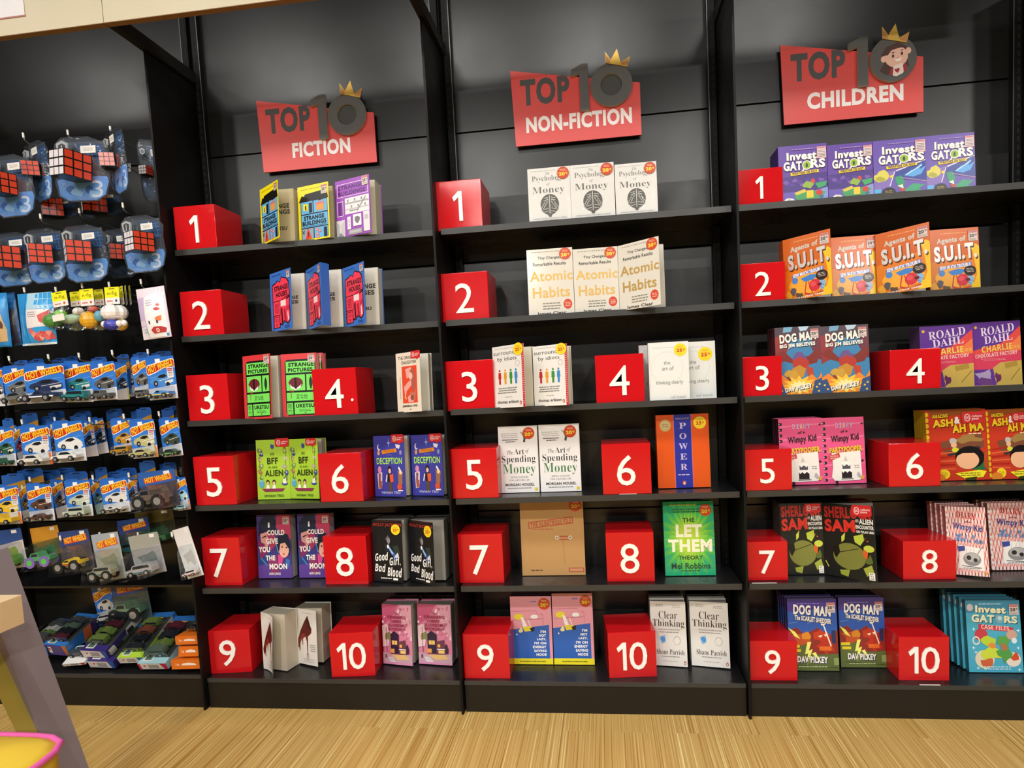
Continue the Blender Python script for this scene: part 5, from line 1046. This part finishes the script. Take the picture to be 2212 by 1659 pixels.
# puzzle cube packs
def cube_pack(TL, TR, BL, Y, label, cyaw, cu, yaw=0.0, dim=False, letter=True):
    A, W, H, ro = frame(TL, TR, BL, Y)
    t = thing('puzzle_cube_pack', A, label, 'toy', 'puzzle cube packs', (0, ro, yaw))
    oc = [(W*.14, 0), (W*.62, 0), (W*.88, -H*.09), (W, -H*.20), (W*.97, -H*.42), (W, -H*.68), (W*.93, -H*.90), (W*.76, -H), (W*.22, -H), (W*.06, -H*.92), (0, -H*.70), (W*.04, -H*.46), (0, -H*.24), (W*.02, -H*.10)]
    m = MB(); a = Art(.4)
    a.R(8,8,92,62,'#454a52' if not dim else '#30353c'); a.G([40,10, 86,12, 94,30, 88,44, 60,40],'#2c4468')  # dim inserts: shade of the back rows put into the print colours
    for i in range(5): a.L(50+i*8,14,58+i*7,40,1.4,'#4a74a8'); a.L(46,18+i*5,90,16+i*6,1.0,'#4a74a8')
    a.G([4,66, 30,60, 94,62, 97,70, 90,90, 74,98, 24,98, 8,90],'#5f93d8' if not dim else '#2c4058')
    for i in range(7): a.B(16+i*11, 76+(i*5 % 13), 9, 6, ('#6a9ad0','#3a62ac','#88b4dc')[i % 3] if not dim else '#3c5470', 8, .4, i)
    if letter: a.T('3',66,68,86,94,'#c9d4ea','s'); a.E(16,72,5,4,'#5c7cc8'); a.O(16,72,3,2.4,.3,'#b8c8ea')
    a.R(14,44,30,47,'#d8cc3c')
    a.place(m, lambda u, v, l: (u*W, -0.0001 - l*3e-5, -H + v*H)); m.prism(oc[::-1], 0.0, 0.0006, mat('#2e333b', .5)); m.build('insert_card', t)
    m = MB(); a = Art(.45); a.R(0,0,100,100,'#e2ded8'); a.M(14,26,86,74,3,'#8d8883')
    lw, lh = W*.27, H*.11; lx, lz = W*.60, -H*.30
    a.place(m, lambda u, v, l: (lx + u*lw, -0.0245 - l*3e-5, lz + v*lh)); m.build('price_label', t)
    m = MB(); S_ = W*0.40; k = mat('#17130f', .3); h = S_/2
    m.box(-h, -h, -h, h, h, h, k)
    rd_, wt = mat('#d2452c', .25), mat('#e6e2ea', .25)
    for i in range(3):
        for j in range(3):
            p, q = -h + S_*(i+.09)/3, -h + S_*(j+.09)/3; e = S_*.82/3
            m.box(p, -h - .0006, q, p + e, -h, q + e, rd_); m.box(-h - .0006, p, q, -h, p + e, q + e, wt); m.box(p, q, h, p + e, q + e, h + .0006, mat('#2f6a3a', .3))
    o = m.build('puzzle_cube', t); o.location = (W*cu, -h*1.05, -H*.52); o.rotation_euler = (0.06, 0, cyaw)
    m = MB(); b = mat('#c6c8cc', .2, .4); cx, cz, r = W*.27, -H*.23, W*.105
    m.prism([(cx - r, cz + r*.9), (cx, cz + r*1.35), (cx + r, cz + r*.9), (cx + r*.85, cz - r*.7), (cx, cz - r*1.4), (cx - r*.85, cz - r*.7)][::-1], -0.024, -0.018, b)
    m.prism([(cx - r*.62, cz + r*.6), (cx, cz + r*.9), (cx + r*.62, cz + r*.6), (cx + r*.5, cz - r*.5), (cx, cz - r*.95), (cx - r*.5, cz - r*.5)][::-1], -0.0245, -0.024, mat('#33363a', .3))
    m.box(cx - r*.1, -0.0252, cz - r*.7, cx + r*.1, -0.0245, cz + r*.6, b); m.build('badge', t)
    m = MB(); inn = [((x - W*.5)*.86 + W*.5, (z + H*.5)*.88 - H*.5) for x, z in oc]; n = len(oc); d = -0.03
    m.add([(x, -0.001, z) for x, z in oc] + [(x, d*.55, z) for x, z in inn], [(i, (i+1) % n, n+(i+1) % n, n+i) for i in range(n)], SHELL)
    m.add([(x, d*.55, z) for x, z in inn], [tuple(range(n))], SHELL)
    m.build('clear_shell', t); return t
cp = cube_pack
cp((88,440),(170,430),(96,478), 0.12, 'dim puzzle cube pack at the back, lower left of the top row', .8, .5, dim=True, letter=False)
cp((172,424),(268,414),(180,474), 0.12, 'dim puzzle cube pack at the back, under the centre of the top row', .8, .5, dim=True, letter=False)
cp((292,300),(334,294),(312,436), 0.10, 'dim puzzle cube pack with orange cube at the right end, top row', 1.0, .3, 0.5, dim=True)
cp((56,316),(122,302),(74,446), 0.05, 'puzzle cube pack turned sideways, left of the centre of top row', .95, .5, -0.3)
cp((-30,340),(66,328),(-12,474), -0.01, 'puzzle cube pack with white sided cube at left edge, top row', 1.2, .46)
cp((232,288),(294,276),(250,428), 0.0, 'puzzle cube pack turned sideways, second from right, top row', .9, .34, -0.45)
cp((114,298),(234,292),(132,437), -0.03, 'puzzle cube pack with white and red cube, front centre of top row', 1.25, .50)
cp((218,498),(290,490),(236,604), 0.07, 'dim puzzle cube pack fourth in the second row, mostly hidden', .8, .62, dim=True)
cp((-30,508),(72,496),(-14,624), 0.0, 'puzzle cube pack cut by left picture edge, second row', 1.0, .56)
cp((48,498),(136,488),(64,616), -0.01, 'puzzle cube pack second from left, second row', .85, .58)
cp((128,492),(226,480),(146,614), -0.025, 'puzzle cube pack third from left, second row', .85, .54)
cp((258,470),(350,460),(276,592), -0.02, 'puzzle cube pack with grey sided cube, right end of second row', 1.1, .58)
# third row: pouches, charms on yellow cards, pink pack
def pouch(TL, TR, BL, Y, label, fn, base, yaw=0.0):
    A, W, H, ro = frame(TL, TR, BL, Y)
    t = thing('toy_pouch', A, label, 'toy', 'third row toy pouches', (0, ro, yaw))
    n = 8; vs = []; fs = []
    def z_(u, v): return -0.018*math.sin(math.pi*u)*math.sin(math.pi*min(1, v*1.1))**.6 if 0 < v < .91 else 0
    m = MB()
    for j in range(n+1):
        for i in range(n+1): vs.append((W*i/n, z_(i/n, j/n), -H + H*j/n))
    for j in range(n):
        for i in range(n): q = j*(n+1)+i; fs.append((q, q+1, q+n+2, q+n+1))
    m.add(vs, fs, mat(base, .25)); b0 = len(vs)
    m.add([(x, -y*.6 + .001, z) for x, y, z in vs], [f[::-1] for f in fs], mat(base, .3))
    m.build('pouch_film', t)
    a = fn(); m = MB(); flat = MB(); a.place(flat, lambda u, v, l: (u, l, v)); bm = bmesh.new(); bm.from_mesh(flat.mesh('t'))
    for ax in (0, 2):
        for k in range(1, n):
            co = [0, 0, 0]; co[ax] = k/n; no = [0, 0, 0]; no[ax] = 1; bmesh.ops.bisect_plane(bm, geom=bm.verts[:] + bm.edges[:] + bm.faces[:], plane_co=co, plane_no=no)
    bm.verts.index_update(); m.v = [(v.co.x*W, z_(v.co.x, v.co.z) - 0.0012 - v.co.y*8e-5, -H + v.co.z*H) for v in bm.verts]
    for f in bm.faces: m.f.append([v.index for v in f.verts]); m.m.append(m.mi(flat.mats[f.material_index]))
    bm.free(); m.build('printed_front', t); return t
def pb1():
    a = Art(.3); a.R(4,4,96,98,'#2a86cc'); a.G([30,44, 70,40, 90,70, 86,90, 40,92],'#c9a878'); a.B(60,60,14,9,'#5a3a34',9,.3,2); a.B(34,80,12,8,'#d8c8a0',9,.3,4); a.R(10,10,90,30,'#3a9cdc'); return a
def pb2():
    a = Art(.25); a.R(4,3,96,30,'#2a74b8'); a.R(10,34,90,96,'#3a3844'); a.L(40,36,46,94,6,'#6a707c'); a.L(70,36,72,94,5,'#4a3a4a'); a.E(40,82,12,8,'#4a90c8'); return a
def pb3():
    a = Art(.25); a.R(0,0,100,100,'#3a9cdc'); a.G([30,0, 100,0, 100,30, 30,32],'#a8cce0'); a.G([30,32, 100,32, 100,64, 28,68],'#e2dcdc'); a.M(34,36,60,48,3,'#a89aa0'); a.G([62,44, 92,34, 96,56, 80,62, 66,56],'#cc5a54')
    for i in range(9): a.B(40+i*6.5, 74+(i*7 % 15), 8, 6, ('#d86a64','#e89a8c','#c8504e')[i % 3], 8, .35, i)
    a.R(0,96,100,100,'#dce6ee'); a.R(2,0,26,100,'#2f8cd0'); a.L(14,40,16,80,3,'#5ab4e8'); return a
pouch((-16,634),(14,632),(-4,750), -0.01, 'blue toy pouch with tan picture cut by left picture edge', pb1, '#2a86cc')
pouch((15,634),(36,631),(30,748), 0.03, 'narrow dark blue pouch hanging sideways between two bags', pb2, '#2a5a98', -0.2)
pouch((38,636),(112,630),(50,748), -0.015, 'light blue pouch with coral red toy and white label', pb3, '#3a9cdc')
def pk():
    a = Art(.3); a.R(0,0,100,100,'#e2d6e2'); a.G([0,18, 28,18, 28,100, 6,100, 0,60],'#c9b4d8'); a.G([14,80, 28,80, 28,100, 14,100],'#8ab8a8'); a.R(30,18,94,98,'#ecebee'); a.M(36,24,62,38,3,'#b8a8b8')
    a.S(76,36,8,4,5,.5,'#d85a4a'); a.E(72,44,9,3,'#c83c3a'); a.B(74,62,10,6,'#e07a4a',8,.4,3); a.R(40,66,45,72,'#3a3448'); a.R(66,66,71,72,'#3a3448'); a.G([42,84, 54,78, 76,78, 92,82, 88,90, 50,91],'#b83a3c'); a.T('0',60,81,70,89,'#f0dcd8','b'); a.R(88,92,95,97,'#4a8ccc'); return a
pouch((294,626),(354,617),(312,735), -0.02, 'lilac and white toy pack with red shapes at the right end of third row', pk, '#ddd0dc')
def charm(TL, TR, BL, Y, label, kind, yaw=0.0, drop=1.0):
    A, W, H, ro = frame(TL, TR, BL, Y)
    t = thing('charm_card', A, label, 'toy', 'charms on yellow cards', (0, ro, yaw))
    m = MB(); a = Art(.4); a.R(0,0,100,100,'#e9e4dc'); a.R(0,0,100,62,'#f0e61c'); a.R(30,8,70,13,'#4a4420'); a.T('n-fig',18,26,84,52,'#2c2a18','s'); a.M(10,74,54,92,1,'#c8504a'); a.E(76,80,8,8,'#c8504a' if kind != 'blue' else '#3a4a9a')
    a.place(m, lambda u, v, l: (u*W, -0.0002 - l*3e-5, -H + v*H)); m.box(0, 0, -H, W, .0007, 0, mat('#e6e2d6', .5)); m.build('card', t)
    if kind is None: return t
    m = MB(); z = -H - 0.045*drop; x = W*.5
    if kind in ('blue', 'yellow'):
        w = mat('#ece6e2', .35); m.ball((x, -.01, z + .012), (.024, .02, .020), w)
        m.ball((x, -.01, z - .018), (.020, .016, .014), mat('#3a3fae' if kind == 'blue' else '#e0b02c', .35)); m.ball((x - .02, -.01, z - .016), (.008, .008, .008), w); m.ball((x + .02, -.01, z - .016), (.008, .008, .008), w)
    elif kind == 'green':
        g = mat('#4a8a3c', .35); m.ball((x - .02, -.01, z), (.026, .02, .018), g); m.ball((x + .004, -.012, z + .008), (.016, .016, .016), mat('#7ab43c', .35)); m.ball((x + .03, -.008, z - .004), (.03, .014, .012), mat('#9ab49a', .35)); m.box(x - .002, -.032, z - .008, x + .03, -.031, z + .008, mat('#e4e0d8', .5))
    elif kind == 'amber':
        g = mat('#d8a024', .3); m.ball((x + .008, -.012, z - .004), (.022, .02, .022), g); m.ball((x - .02, -.01, z + .02), (.014, .012, .010), mat('#d8d4d0', .4)); m.ball((x + .02, -.008, z + .022), (.012, .010, .008), mat('#c04a34', .4)); m.ball((x + .034, -.008, z + .004), (.012, .012, .014), mat('#5a9ab0', .4))
    else: m.ball((x, -.006, z), (.016, .012, .016), mat('#5a4a6a', .4)); m.ball((x, -.006, z - .02), (.014, .012, .010), mat('#8a9a8c', .4))
    m.v = [(x + (q[0]-x)*1.35, q[1]*1.2, z + (q[2]-z)*1.35) for q in m.v]
    m.build('charm_toy', t)
    m = MB(); m.tube([(W*.5, .0, -H + .002), (W*.5 + .004, -.004, -H - .010), (W*.5, -.006, -H - .02)], .0011, STEEL, 6); m.build('chain', t)
    m = MB(); rd = random.Random(int(TL[0])); hw = .04 if kind not in ('blue', 'yellow', None) else .03; vs = []; n = 6
    for j in range(n+1):
        for i in range(n+1): vs.append((x - hw + 2*hw*i/n + rd.uniform(-.003, .003), -.034 + rd.uniform(-.004, .004) + .02*abs(i - n/2)/(n/2), z - .04 + .075*j/n + rd.uniform(-.003, .003)))
    m.add(vs, [(j*(n+1)+i, j*(n+1)+i+1, (j+1)*(n+1)+i+1, (j+1)*(n+1)+i) for j in range(n) for i in range(n)], BAG); m.build('clear_bag', t); return t
charm((110,633),(142,627),(108,665), -0.02, 'yellow topped charm card with green toy, leftmost of the charms', 'green')
charm((150,631),(172,629),(152,663), 0.02, 'yellow topped charm card half hidden, second from left', 'dim')
charm((171,626),(200,623),(174,662), -0.02, 'yellow topped charm card with amber toy, centre of third row', 'amber')
charm((202,626),(222,624),(204,661), 0.02, 'yellow topped charm card half hidden, fourth from left', 'dim')
charm((225,621),(256,619),(225,658), -0.02, 'yellow topped charm card with white figure in blue', 'blue')
charm((257,620),(272,618),(260,660), 0.01, 'charm card turned edgewise with white figure in yellow', 'yellow', -0.5)
for i, u in enumerate((268, 277)): charm((u,619),(u+14,617),(u+6,660), 0.04 + .03*i, 'charm card turned edgewise at the back of its hook, %s' % ('nearer one' if i == 0 else 'rearmost one'), None, -0.7)
# seventh row: bulky blister packs
def bulky(TL, TR, BL, Y, label, top, art_fn, veh, depth=0.05, yaw=0.0, box=True):
    A, W, H, ro = frame(TL, TR, BL, Y)
    t = thing('toy_blister_pack', A, label, 'toy', 'bulky toy vehicle packs', (0, ro, yaw))
    m = MB(); a = art_fn(); a.place(m, lambda u, v, l: (u*W, -0.0002 - l*3e-5, -H + v*H)); m.prism([(0, -H), (W, -H), (W, -H*.06), (W*.9, 0), (W*.1, 0), (0, -H*.06)][::-1], 0, .0008, mat(top, .4)); m.build('card', t)
    m = MB()
    if veh: vehicle(m, W*.86, **veh, ox=W*.06, oz=-H*.94, oy=-depth*.55); m.build('toy_vehicle', t)
    m = MB(); e = .006
    m.hexa([(e,-.001,-H*.99),(W-e,-.001,-H*.99),(W-e*2,-depth*1.5,-H*.96),(e*2,-depth*1.5,-H*.96),(e,-.001,-H*.34),(W-e,-.001,-H*.34),(W-e*3,-depth*1.1,-H*.44),(e*3,-depth*1.1,-H*.44)], CLEAR); m.build('blister', t); return t
def ba(c1, c2, c3, logo=True):
    def f():
        a = Art(.35); a.R(0,0,100,100,c1); a.G([0,40, 100,30, 100,100, 0,100], c2); a.B(50,64,34,18,c3,12,.3,3); a.B(36,80,26,10,c2,10,.4,5)
        if logo: a.G([14,18, 90,10, 92,26, 16,32],'#c4402a'); a.T('HOT WHEELS',17,13,88,28,'#eab42c','x',-5)
        a.R(70,3,86,11,'#e6e2dc'); return a
    return f
bulky((296,1022),(376,1012),(306,1102), -0.01, 'large monster vehicle pack with chrome wheels in the sixth row', '#2a5aa4', ba('#2a5aa4','#4a4248','#6a5a4c'), dict(body='#6a5a50', style='truck', big=True), 0.055)
bulky((-26,1150),(44,1140),(-4,1232), 0.0, 'toy pack with green and red toy at left edge, seventh row', '#2a4a88', ba('#2a4a88','#c9bcb4','#8a9a4a', False), dict(body='#5a8a3a', style='suv', accent='#b83a2c'), 0.045)
bulky((64,1142),(124,1134),(82,1226), 0.02, 'orange topped toy pack with green truck on purple wheels, seventh row', '#c87a24', ba('#c88a2a','#5a5a34','#3a6a44', False), dict(body='#5aa06a', style='truck', big=True, wheel='#8a6ab8'), 0.05)
bulky((124,1150),(190,1142),(146,1236), 0.0, 'toy pack with yellow racer on black monster wheels, seventh row', '#283a6c', ba('#2c3f74','#4a4450','#5a4a4a'), dict(body='#e0b82c', style='racer', big=True, accent='#c8402a'), 0.05)
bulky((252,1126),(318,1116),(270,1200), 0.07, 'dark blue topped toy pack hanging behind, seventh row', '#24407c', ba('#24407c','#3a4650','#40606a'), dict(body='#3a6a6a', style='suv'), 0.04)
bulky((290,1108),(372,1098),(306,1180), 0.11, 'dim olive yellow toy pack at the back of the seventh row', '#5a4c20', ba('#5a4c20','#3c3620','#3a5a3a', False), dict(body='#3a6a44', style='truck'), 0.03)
bulky((196,1156),(254,1148),(206,1256), -0.02, 'toy pack with cream and green off road vehicle, front of seventh row', '#8a8478', ba('#9aa0a8','#a8a698','#8a8a70'), dict(body='#9a9a84', style='suv', big=True, accent='#5a8a78'), 0.06)
bulky((276,1160),(340,1148),(302,1244), -0.02, 'toy pack with silver grey van and teal windows, seventh row', '#8a8a80', ba('#9a988c','#a29ea0','#6a7474', False), dict(body='#a8a4a4', style='suv', accent='#2c6a70'), 0.06)
bulky((372,1146),(406,1136),(392,1254), 0.0, 'white and red toy pack at the right end of seventh row', '#dcd8d4', ba('#dcd8d4','#e4e2e0','#c8c4c0', False), dict(body='#d8d4d0', style='suv', accent='#b8302c'), 0.03)
# base: leaning packs
def lying(FLT, FRT, BLT, Yf, Yb, th, label, kind, group='car packs lying on the base'):
    O = at(*FLT, Yf); ex = at(*FRT, Yf) - O; ey = at(*BLT, Yb) - O
    W, L = ex.length, ey.length; xh = ex.normalized(); yh = (ey - xh*ey.dot(xh)).normalized(); zh = xh.cross(yh)
    t = thing('car_gift_pack' if kind != 'orange' else 'small_car_box', O, label, 'toy', group)
    t.rotation_euler = Matrix((xh, yh, zh)).transposed().to_euler()
    L = ey.dot(yh)
    cols = {'purple': ('#33266e', '#e4e0ea', '#2c62b0'), 'green': ('#a8c83a', '#e8e6e4', '#2c62b0'), 'red': ('#9ac4cc', '#e8e6e6', '#c83048'), 'dark': ('#23252a', '#3a2a5a', '#2f6cb0'), 'wood': ('#2f6cb0', '#5a4a9a', '#c87a3a'), 'white': ('#e4e2e0', '#e4e2e0', '#b83a3a'), 'orange': ('#e0701c', '#e0701c', '#e0701c')}[kind]
    m = MB(); m.box(0, 0, -th, W, L, 0, mat(cols[0], .35))
    a = Art(.35); a.R(0,0,100,100,cols[1]); 
    if kind == 'orange': a.T('1x',16,36,28,64,'#f4dccc','b'); a.G([34,60, 40,40, 60,32, 82,40, 88,60],'#f2e4d8')
    else: a.R(16,20,30,80,'#f0ece8'); a.E(22,40,5,12,'#b83a4a'); [a.R(36+i*6,18,39+i*6,84,'#6a6664') for i in range(6)]; a.G([78,0, 100,0, 100,100, 88,100],cols[2]); a.R(0,0,8,100,cols[2] if kind == 'red' else cols[1])
    a.place(m, lambda u, v, l: (u*W, -0.0002 - l*4e-5, -th + v*th))
    if kind != 'orange' and kind != 'white':
        b = Art(.35); b.R(0,0,100,100,'#3a3c3a'); b.R(0,0,100,12,'#2f6fb8'); b.G([0,12, 70,12, 60,17, 0,18],'#e8b82c'); b.R(40,20,78,29,'#dcdad8'); b.M(44,22,74,28,2,'#6a6866'); b.R(0,88,100,100,cols[0]); b.R(12,84,44,95,'#d8d4cc'); b.R(16,86,40,93,'#4a6a5a')
        b.place(m, lambda u, v, l: (u*W, v*L, 0.0002 + l*4e-5))
        c = Art(.35); c.R(0,0,100,100,cols[0]); c.G([50,0, 72,0, 66,100, 44,100],'#c86a3c' if kind == 'wood' else '#c9c4bc'); c.G([72,0, 90,0, 90,100, 66,100],'#3a2a5a' if kind == 'wood' else '#b8b4ae'); c.R(90,0,100,100,'#3a7cc0')
        c.place(m, lambda u, v, l: (W + 0.0002 + l*4e-5, u*L, -th + v*th))
    m.build('carton', t)
    if kind not in ('orange', 'white'):
        rd = random.Random(int(FLT[0]))
        for i in range(4):
            m = MB(); cc_ = rd.choice(('#23252a', '#4a5a4c', '#6a3a2c', '#a8a49c', '#1c1d20', '#5a6c34', '#4a2028', '#3a3c40'))
            vehicle(m, W*.72, cc_, rd.choice(('car', 'suv', 'racer')), ox=W*.12, oz=0.001, oy=L*(.2 + .17*i)); m.build('toy_car', t)
        m = MB(); m.box(W*.03, L*.12, .0008, W*.97, L*.80, .022, CLEAR); m.build('clear_window', t)
    if kind == 'white':
        m = MB(); vehicle(m, W*.8, '#3c424a', 'car', ox=W*.1, oz=.001, oy=L*.5); m.build('toy_car', t)
    return t
def stand_card(TL, TR, BL, Y, label, body):
    t = car_card(TL, TR, BL, Y, label, body, group='car cards standing on the base', style='suv'); t.name = 'car_card'; return t
stand_card((196,1270),(236,1262),(214,1345), 0.225, 'blue card with white car standing at the back of the base', '#d8d4cc')
bulky((236,1256),(314,1247),(252,1345), 0.20, 'dark blue toy pack standing at the back of the base', '#2a4c90', ba('#2a4c90','#4a5a5a','#5a6a54'), dict(body='#6a8a70', style='truck', big=True), 0.03)
lying((50,1392),(100,1398),(100,1332), 0.06, 0.21, 0.04, 'dark car pack at the left end of the base beside the grey post', 'dark')
lying((92,1392),(141,1396),(182,1325), 0.06, 0.21, 0.05, 'car pack with orange and purple side picture on the base', 'wood')
lying((134,1435),(181,1431),(160,1396), 0.03, 0.10, 0.012, 'small white tray with dark car at the front of the base', 'white')
lying((188,1428),(243,1430),(318,1345), 0.03, 0.20, 0.032, 'purple and white car pack, lower one of the stack on the base', 'purple')
lying((173,1405),(227,1408),(302,1310), 0.028, 0.22, 0.034, 'purple and white car pack, upper one of the stack on the base', 'purple')
lying((252,1422),(305,1420),(362,1322), 0.035, 0.22, 0.028, 'lime and white car pack in the middle of the base', 'green')
lying((296,1434),(357,1433),(406,1330), 0.022, 0.22, 0.030, 'pale blue car pack with red end and barcode on the base', 'red')
lying((369,1426),(431,1424),(386,1408), 0.022, 0.09, 0.034, 'orange single car box at the bottom of the right stack', 'orange', 'orange car boxes')
lying((386,1396),(429,1395),(402,1386), 0.035, 0.10, 0.036, 'orange single car box in the middle of the right stack', 'orange', 'orange car boxes')
lying((378,1375),(428,1373),(400,1359), 0.03, 0.10, 0.030, 'orange single car box on top of the right stack', 'orange', 'orange car boxes')
a = at(399, 1363, 0.055); m = MB(); vehicle(m, 0.045, '#1c1d1f', 'car', ox=0, oz=0, oy=0.015); o = m.build('toy_car'); o.location = a; tag(o, 'black toy car on top of the orange boxes', 'toy')
# ------------------------------------------------------------------ foreground stand and pouf
M_GREY = laminate('grey_lilac_paint', '#8d8388', 0.5); M_BOUNCE = laminate('yellow_bounce_on_grey', '#a3903c', 0.45); M_WOOD = laminate('light_maple', '#d8bd92', 0.4)
def ext(a, b, z): return a + (b - a)*((z - a.z)/(b.z - a.z))
fr = (at(8, 1384, -0.62), at(115, 1659, -0.62)); bk = (at(36, 1232, -0.52), at(192, 1659, -0.52))
lf = (at(-60, 1384, -0.66), at(34, 1580, -0.66))
st = thing('display_stand', (0, 0, 0), 'grey slanted display stand with maple board in the left foreground', 'display stand')
def post(name, e1, e2, th, m_, zt):
    m = MB(); v = []
    for z in (0.0, zt):
        p, q = ext(*e1, z), ext(*e2, z); v += [p, p + th, q + th, q]
    m.hexa([v[0], v[1], v[2], v[3], v[4], v[5], v[6], v[7]], m_); m.build(name, st)
post('post', fr, bk, Vector((-0.03, 0.004, 0)), M_GREY, 0.74)
post('post_bounce_face', lf, (fr[0] + Vector((-.032, .0, 0)), fr[1] + Vector((-.032, .0, 0))), Vector((0.0, 0.03, 0)), M_BOUNCE, 0.56)  # front face of the post: yellow bounce light put into its colour
c = at(47, 1284, -0.66); c2 = at(62, 1346, -0.66)
m = MB(); m.box(c.x - 0.5, -1.05, c2.z, c.x, -0.66, c.z, M_WOOD); m.build('maple_board', st, bevel=0.002)
m = MB()
c = at(143, 1594, -0.80); cx, cy, top = c.x - 0.175, -0.965, c.z; n = 40
def sq(r, t): 
    e = 5.5; return r/((abs(math.cos(t))**e + abs(math.sin(t))**e)**(1/e))
rings = [(0.0, top + 0.034), (0.08, top + 0.030), (0.14, top + 0.018), (0.175, top + 0.004), (0.192, top - 0.004), (0.190, top - 0.03), (0.185, top - 0.2), (0.18, 0.03), (0.17, 0.0)]
M_YEL = laminate('yellow_plush', '#cfae2e', 0.85, 0.05); vs = []
for r, z in rings:
    for i in range(n):
        t = 2*math.pi*i/n; k = sq(r, t) if r else 0; vs.append((cx + k*math.cos(t), cy + k*math.sin(t)*0.9, z))
fs = [(j*n+i, j*n+(i+1) % n, (j+1)*n+(i+1) % n, (j+1)*n+i) for j in range(len(rings)-1) for i in range(n)] + [tuple(range((len(rings)-1)*n, len(rings)*n))[::-1]]
pf = thing('pouf', (0, 0, 0), 'yellow plush pouf with pink piping at the bottom left corner', 'pouf')
m.add(vs, fs, M_YEL); m.build('cushion', pf, smooth=True)
m = MB(); m.tube([(cx + sq(.195, 2*math.pi*i/n)*math.cos(2*math.pi*i/n), cy + sq(.195, 2*math.pi*i/n)*math.sin(2*math.pi*i/n)*.9, top - .004) for i in range(n+1)], 0.0065, mat('#d2579c', .6), 8); m.build('piping', pf, smooth=True)
